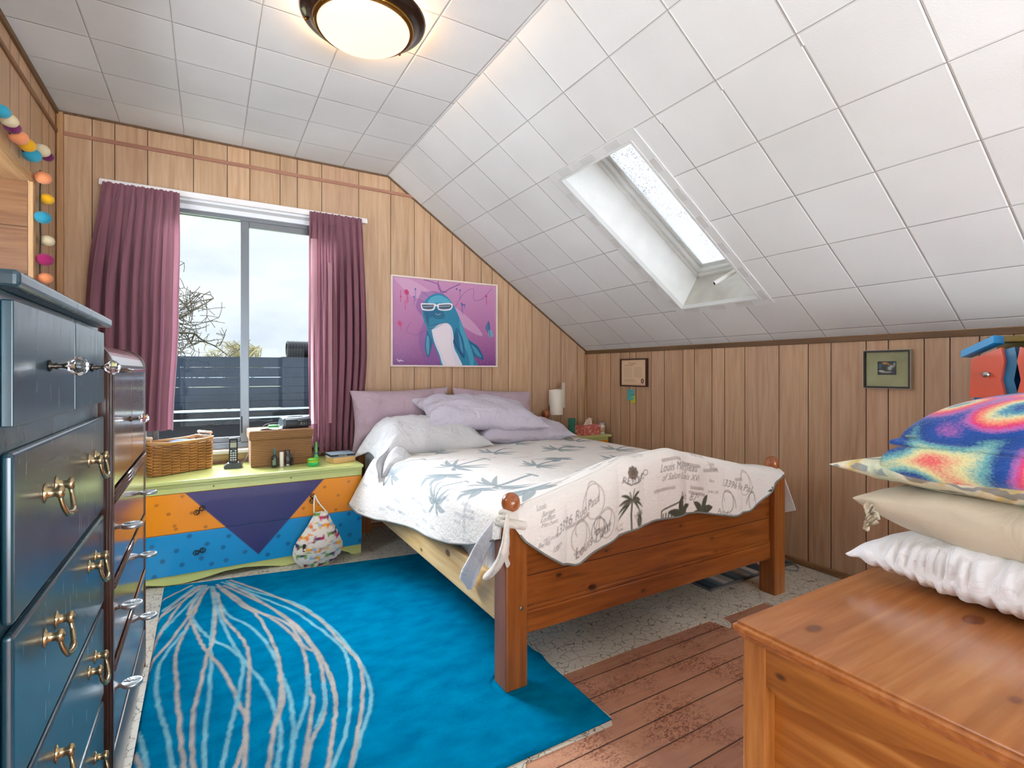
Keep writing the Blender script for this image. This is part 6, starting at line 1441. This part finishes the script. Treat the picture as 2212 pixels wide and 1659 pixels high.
vv = np.array(whp.v); fr = np.clip((1.58-vv[:, 0])/.12, 0, 1); vv[:, 0] -= .0085*np.sin(vv[:, 1]*230+5*np.sin(vv[:, 1]*23)+12*vv[:, 2])*fr*np.clip((np.abs(vv[:, 2]-CZ-.058))/.03, 0, 1); vv[:, 2] += .005*np.sin(vv[:, 1]*190+2*np.sin(vv[:, 1]*31))*fr; vv[:, 2] = np.maximum(vv[:, 2], CZ+.002); whp.v = [tuple(p) for p in vv]
solo('pillow', whp, ivory, 'white ticking pillow with a gathered seam, lowest on the pine chest', 'pillow', merge=.0005)
bp_ = pillow_mb((1.715, .325, CZ+.205), EX, (-.99, .115, .015), (0, 0, 1), .705, .50, .165, 37, wr=.007, pinch=.04, corner=.05, fl=3., low=.62, n=70, pw=.40)
bo = solo('pillow', bp_, beige, 'beige pillow in the middle of the stack on the pine chest', 'pillow', merge=.0005)
mb = MB(); 
for k in range(5): ribbon([(1.485+.002*k, .668-.002*k, .812-.012*k), (1.478, .675, .795-.012*k), (1.482, .679, .775-.010*k)], [.02, .014, .008], (.4, .6, .3), .002, mb, nw=5, curl=.4, seed=k)
mb.tube(smooth_line([(1.505, .665, .765), (1.53, .68, .80), (1.60, .683, .82), (1.72, .67, .835)]), .006, 6); build('frayed_end', mb, beige, bo)
pt = pillow_mb((1.72, .33, CZ+.288), (.12, .99, .0), (-.99, .12, .01), (0, 0, 1), .765, .52, .12, 41, wr=.006, pinch=.07, corner=.10, fl=2.8, low=.40, n=60, pw=.45)
solo('pillow', pt, pat_mat(), 'green, blue and yellow patterned pillow under the bright fleece', 'pillow', merge=.0005)
# fleece blanket : two folded layers
def tie():
    m, t, p = newmat('tie_dye_fleece'); co = objco(t, (1, 1, 1.5)); wp = N(t, 'ShaderNodeTexNoise', {'Vector': co, 'Scale': 3.2, 'Detail': 2.}); c0 = mixc(t, .12, co, wp.outputs['Color'])
    v = N(t, 'ShaderNodeTexVoronoi', {'Vector': c0, 'Scale': 6.5, 'Smoothness': .25}, feature='SMOOTH_F1'); fz = N(t, 'ShaderNodeTexNoise', {'Vector': co, 'Scale': 150., 'Detail': 3.})
    d = mth(t, 'ADD', v.outputs['Distance'], mth(t, 'MULTIPLY', mth(t, 'SUBTRACT', fz.outputs['Fac'], .5), .12)); d = mth(t, 'ADD', d, mth(t, 'MULTIPLY', mth(t, 'SUBTRACT', wp.outputs['Fac'], .5), .3))
    c = ramp(t, d, [(.04, S(0, 80, 160)), (.12, S(90, 170, 190)), (.18, S(236, 232, 176)), (.25, S(246, 150, 120)), (.32, S(232, 60, 120)), (.39, S(190, 110, 190)), (.46, S(20, 80, 170)), (.56, S(0, 72, 150)), (.64, S(120, 190, 190)), (.72, S(236, 232, 170)), (.82, S(240, 110, 110))]).outputs[0]
    t.links.new(c, p.inputs['Base Color']); p.inputs['Roughness'].default_value = 1.; p.inputs['Sheen Weight'].default_value = .4; bump(t, p, fz.outputs['Fac'], .7, .006); return m
tie_m = tie()
fb = thing('fleece_blanket', 'bright tie-dye fleece blanket folded on top of the pillow stack', 'blanket', (1.7, .3, .95))
def layer(cx, cy, cz, L, Wd, top, bot, seed, yrot, hem, nm, fz=0.):
    nu, nv = 90, 70; u = np.linspace(-1, 1, nu); v = np.linspace(-1, 1, nv); U, V = np.meshgrid(u, v)
    sq_ = lambda q: np.sign(q)*np.abs(q)**1.0
    X = Wd/2*V; Y = L/2*U; prof_ = (np.clip(1-np.abs(U)**3.2, 0, 1)**.42)*(np.clip(1-np.abs(V)**3.2, 0, 1)**.42)
    Z = top*prof_+.010*sn(X, Y, seed, 2.2)*prof_; c, s = math.cos(yrot), math.sin(yrot)
    hemz = bot+.012*sn(X*0+Y, Y, seed+3, 1.6)
    mb = MB(); P = np.stack([cx+X*c-Y*s, cy+X*s+Y*c, cz+Z], -1); mb.grid(P)
    # skirt following the rim downwards, rolled under at the bottom
    rim = np.concatenate([P[0, :-1], P[:-1, -1], P[-1, :0:-1], P[:0:-1, 0]]); n = len(rim); nn = 12; Sk = np.zeros((nn, n+1, 3)); ctr = np.array((cx, cy))
    for i in range(nn):
        t = i/(nn-1); dz = t*hem*(1+.18*np.sin(np.arange(n)*.09+seed)); out = .018*math.sin(t*PI)+(.0 if t < .8 else -.02*(t-.8)*5)
        d_ = rim[:, :2]-ctr; d_ = d_/np.linalg.norm(d_, axis=1)[:, None]; wv_ = .006*np.sin(np.arange(n)*.16+seed)*t
        Sk[i, :n, :2] = rim[:, :2]+d_*(out+wv_[:, None]); Sk[i, :n, 2] = rim[:, 2]-dz
    Sk[:, n] = Sk[:, 0]; mb.grid(Sk, flip=True)
    o = build(nm, mb, tie_m, fb, merge=.0004); so = o.modifiers.new('t', 'SOLIDIFY'); so.thickness = .006; so.offset = -1; return o, Sk
lo_, _ = layer(1.715, .235, .950, .76, .50, .035, 0, 51, -.115, .062, 'lower_fold')
up_, Sk = layer(1.725, .230, .980, .75, .475, .125, 0, 57, -.115, .020, 'upper_fold')
mb = MB(); mb.tube([tuple(p) for p in Sk[-1, ::2]][:-1], .0042, 6, closed=True); build('hem_edge', mb, plain('hem_thread', S(150, 120, 90), .9), fb)
mb = MB(); mb.box(-.006, .006, -.012, .012, -.002, .002, M=Matrix.Translation((1.530, .60, .985)) @ Matrix.Rotation(.6, 4, 'Y')); build('label_tag', mb, plain('tag_grey', S(120, 150, 150), .6), fb)

# ================================================================== WONKY PAINTED DRAWER TOWERS BY THE RIGHT WALL
red = plain('brick_red_paint', S(190, 70, 36), .35, coat=.2); cyb = plain('cyan_paint', S(0, 122, 178), .35, coat=.2); olv = plain('olive_paint', S(124, 100, 30), .45)
cbn = thing('wonky_cabinet', 'whimsical red, blue and olive drawer cabinet with zigzag sides behind the pillow stack', 'cabinet', (2.8, .6, 0))
KX = 2.60
mb = MB(); mb.box(2.80, 3.02, .20, .80, 0, 1.27, 0, .002); build('back_body', mb, olv, cbn)
mb = MB(); mb.box(2.76, 3.025, .18, .82, 1.27, 1.295, 0, .003); build('top_board', mb, olv, cbn)
def tower(y0, y1, mir, ins_):
    # y0 the outer side, y1 the inner; right-hand edge zigzags
    zz_ = [(.0, 0), (.10, .012), (.18, -.008), (.27, .014), (.36, -.01), (.45, .012), (.55, -.008), (.66, .014), (.76, -.01), (.86, .012), (.95, -.006), (1.04, .012), (1.12, -.004), (1.19, .006), (1.245, -.002)]
    inner = [(y1-mir*q, z) for z, q in zz_]; outer = [(y0+mir*(.012*(z/1.2-.5)), z) for z in (1.205, .0)]
    mb = MB(); mb.prism(inner+outer, KX+.02, 2.80, 'x'); build('tower_case', mb, cyb, cbn)
    mb = MB(); b0, b1 = (y0+mir*.030, 1.208), (y1+mir*.048, 1.262)
    mb.prism([b0, b1, (b1[0], b1[1]+.028), (b0[0], b0[1]+.026)], KX-.030, KX+.08, 'x'); build('roof_board', mb, cyb, cbn)
    for i, (za, zb_) in enumerate(((1.050, 1.215), (.87, 1.035), (.69, .855), (.51, .675), (.33, .495), (.15, .315))):
        yi = lambda z: float(np.interp(z, [p[0] for p in zz_], [p[1] for p in zz_]))
        def ynr(z): return y1-mir*yi(z)+mir*ins_
        zs = [z for z, q in zz_ if za < z < zb_-(.0 if i else .0)]
        zin = zb_+(.028 if i == 0 else 0)
        pts = [(y0-mir*(.004-.014*((za+.1)/1.2)), za), (y0-mir*(.012-.014*((zb_+.1)/1.2)), zb_-(.015 if i == 0 else 0)), (ynr(zin), zin)]+[(ynr(z), z) for z in zs[::-1]]+[(ynr(za), za)]
        mb = MB(); mb.prism(pts, KX-.012, KX+.02, 'x'); d_ = build('drawer', mb, red, cbn)
        mb = MB(); ym = y0+(y1-y0)*.42; mb.lathe([(.009, 0), (.005, .004), (.004, .022), (.011, .026), (.012, .031), (.009, .036), (.001, .037)], 18, M=Matrix.Translation((KX-.012, ym, (za+zb_)/2+.008)) @ Matrix.Rotation(-PI/2, 4, 'Y')); build('knob', mb, plain('steel', S(170, 168, 164), .25, metal=.9), d_)
tower(.812, .695, 1, .030); tower(.545, .672, -1, -.004)
mb = MB(); mb.box(2.76, 2.80, .672, .695, 0, 1.27); build('centre_post', mb, olv, cbn)

# outside roll sits on a strut behind the parapet
NRP = MB(); NRP.box(.60, 1.3, 5.34, 5.50, -2.95, 1.296); solo('roof_pier', NRP, plain('black_wall', S(7, 8, 10), .8, spec=.1), 'dark pier behind the parapet carrying the black ribbed roll', 'pier')

for o in bpy.data.objects:
    if 'org' in o: del o['org']
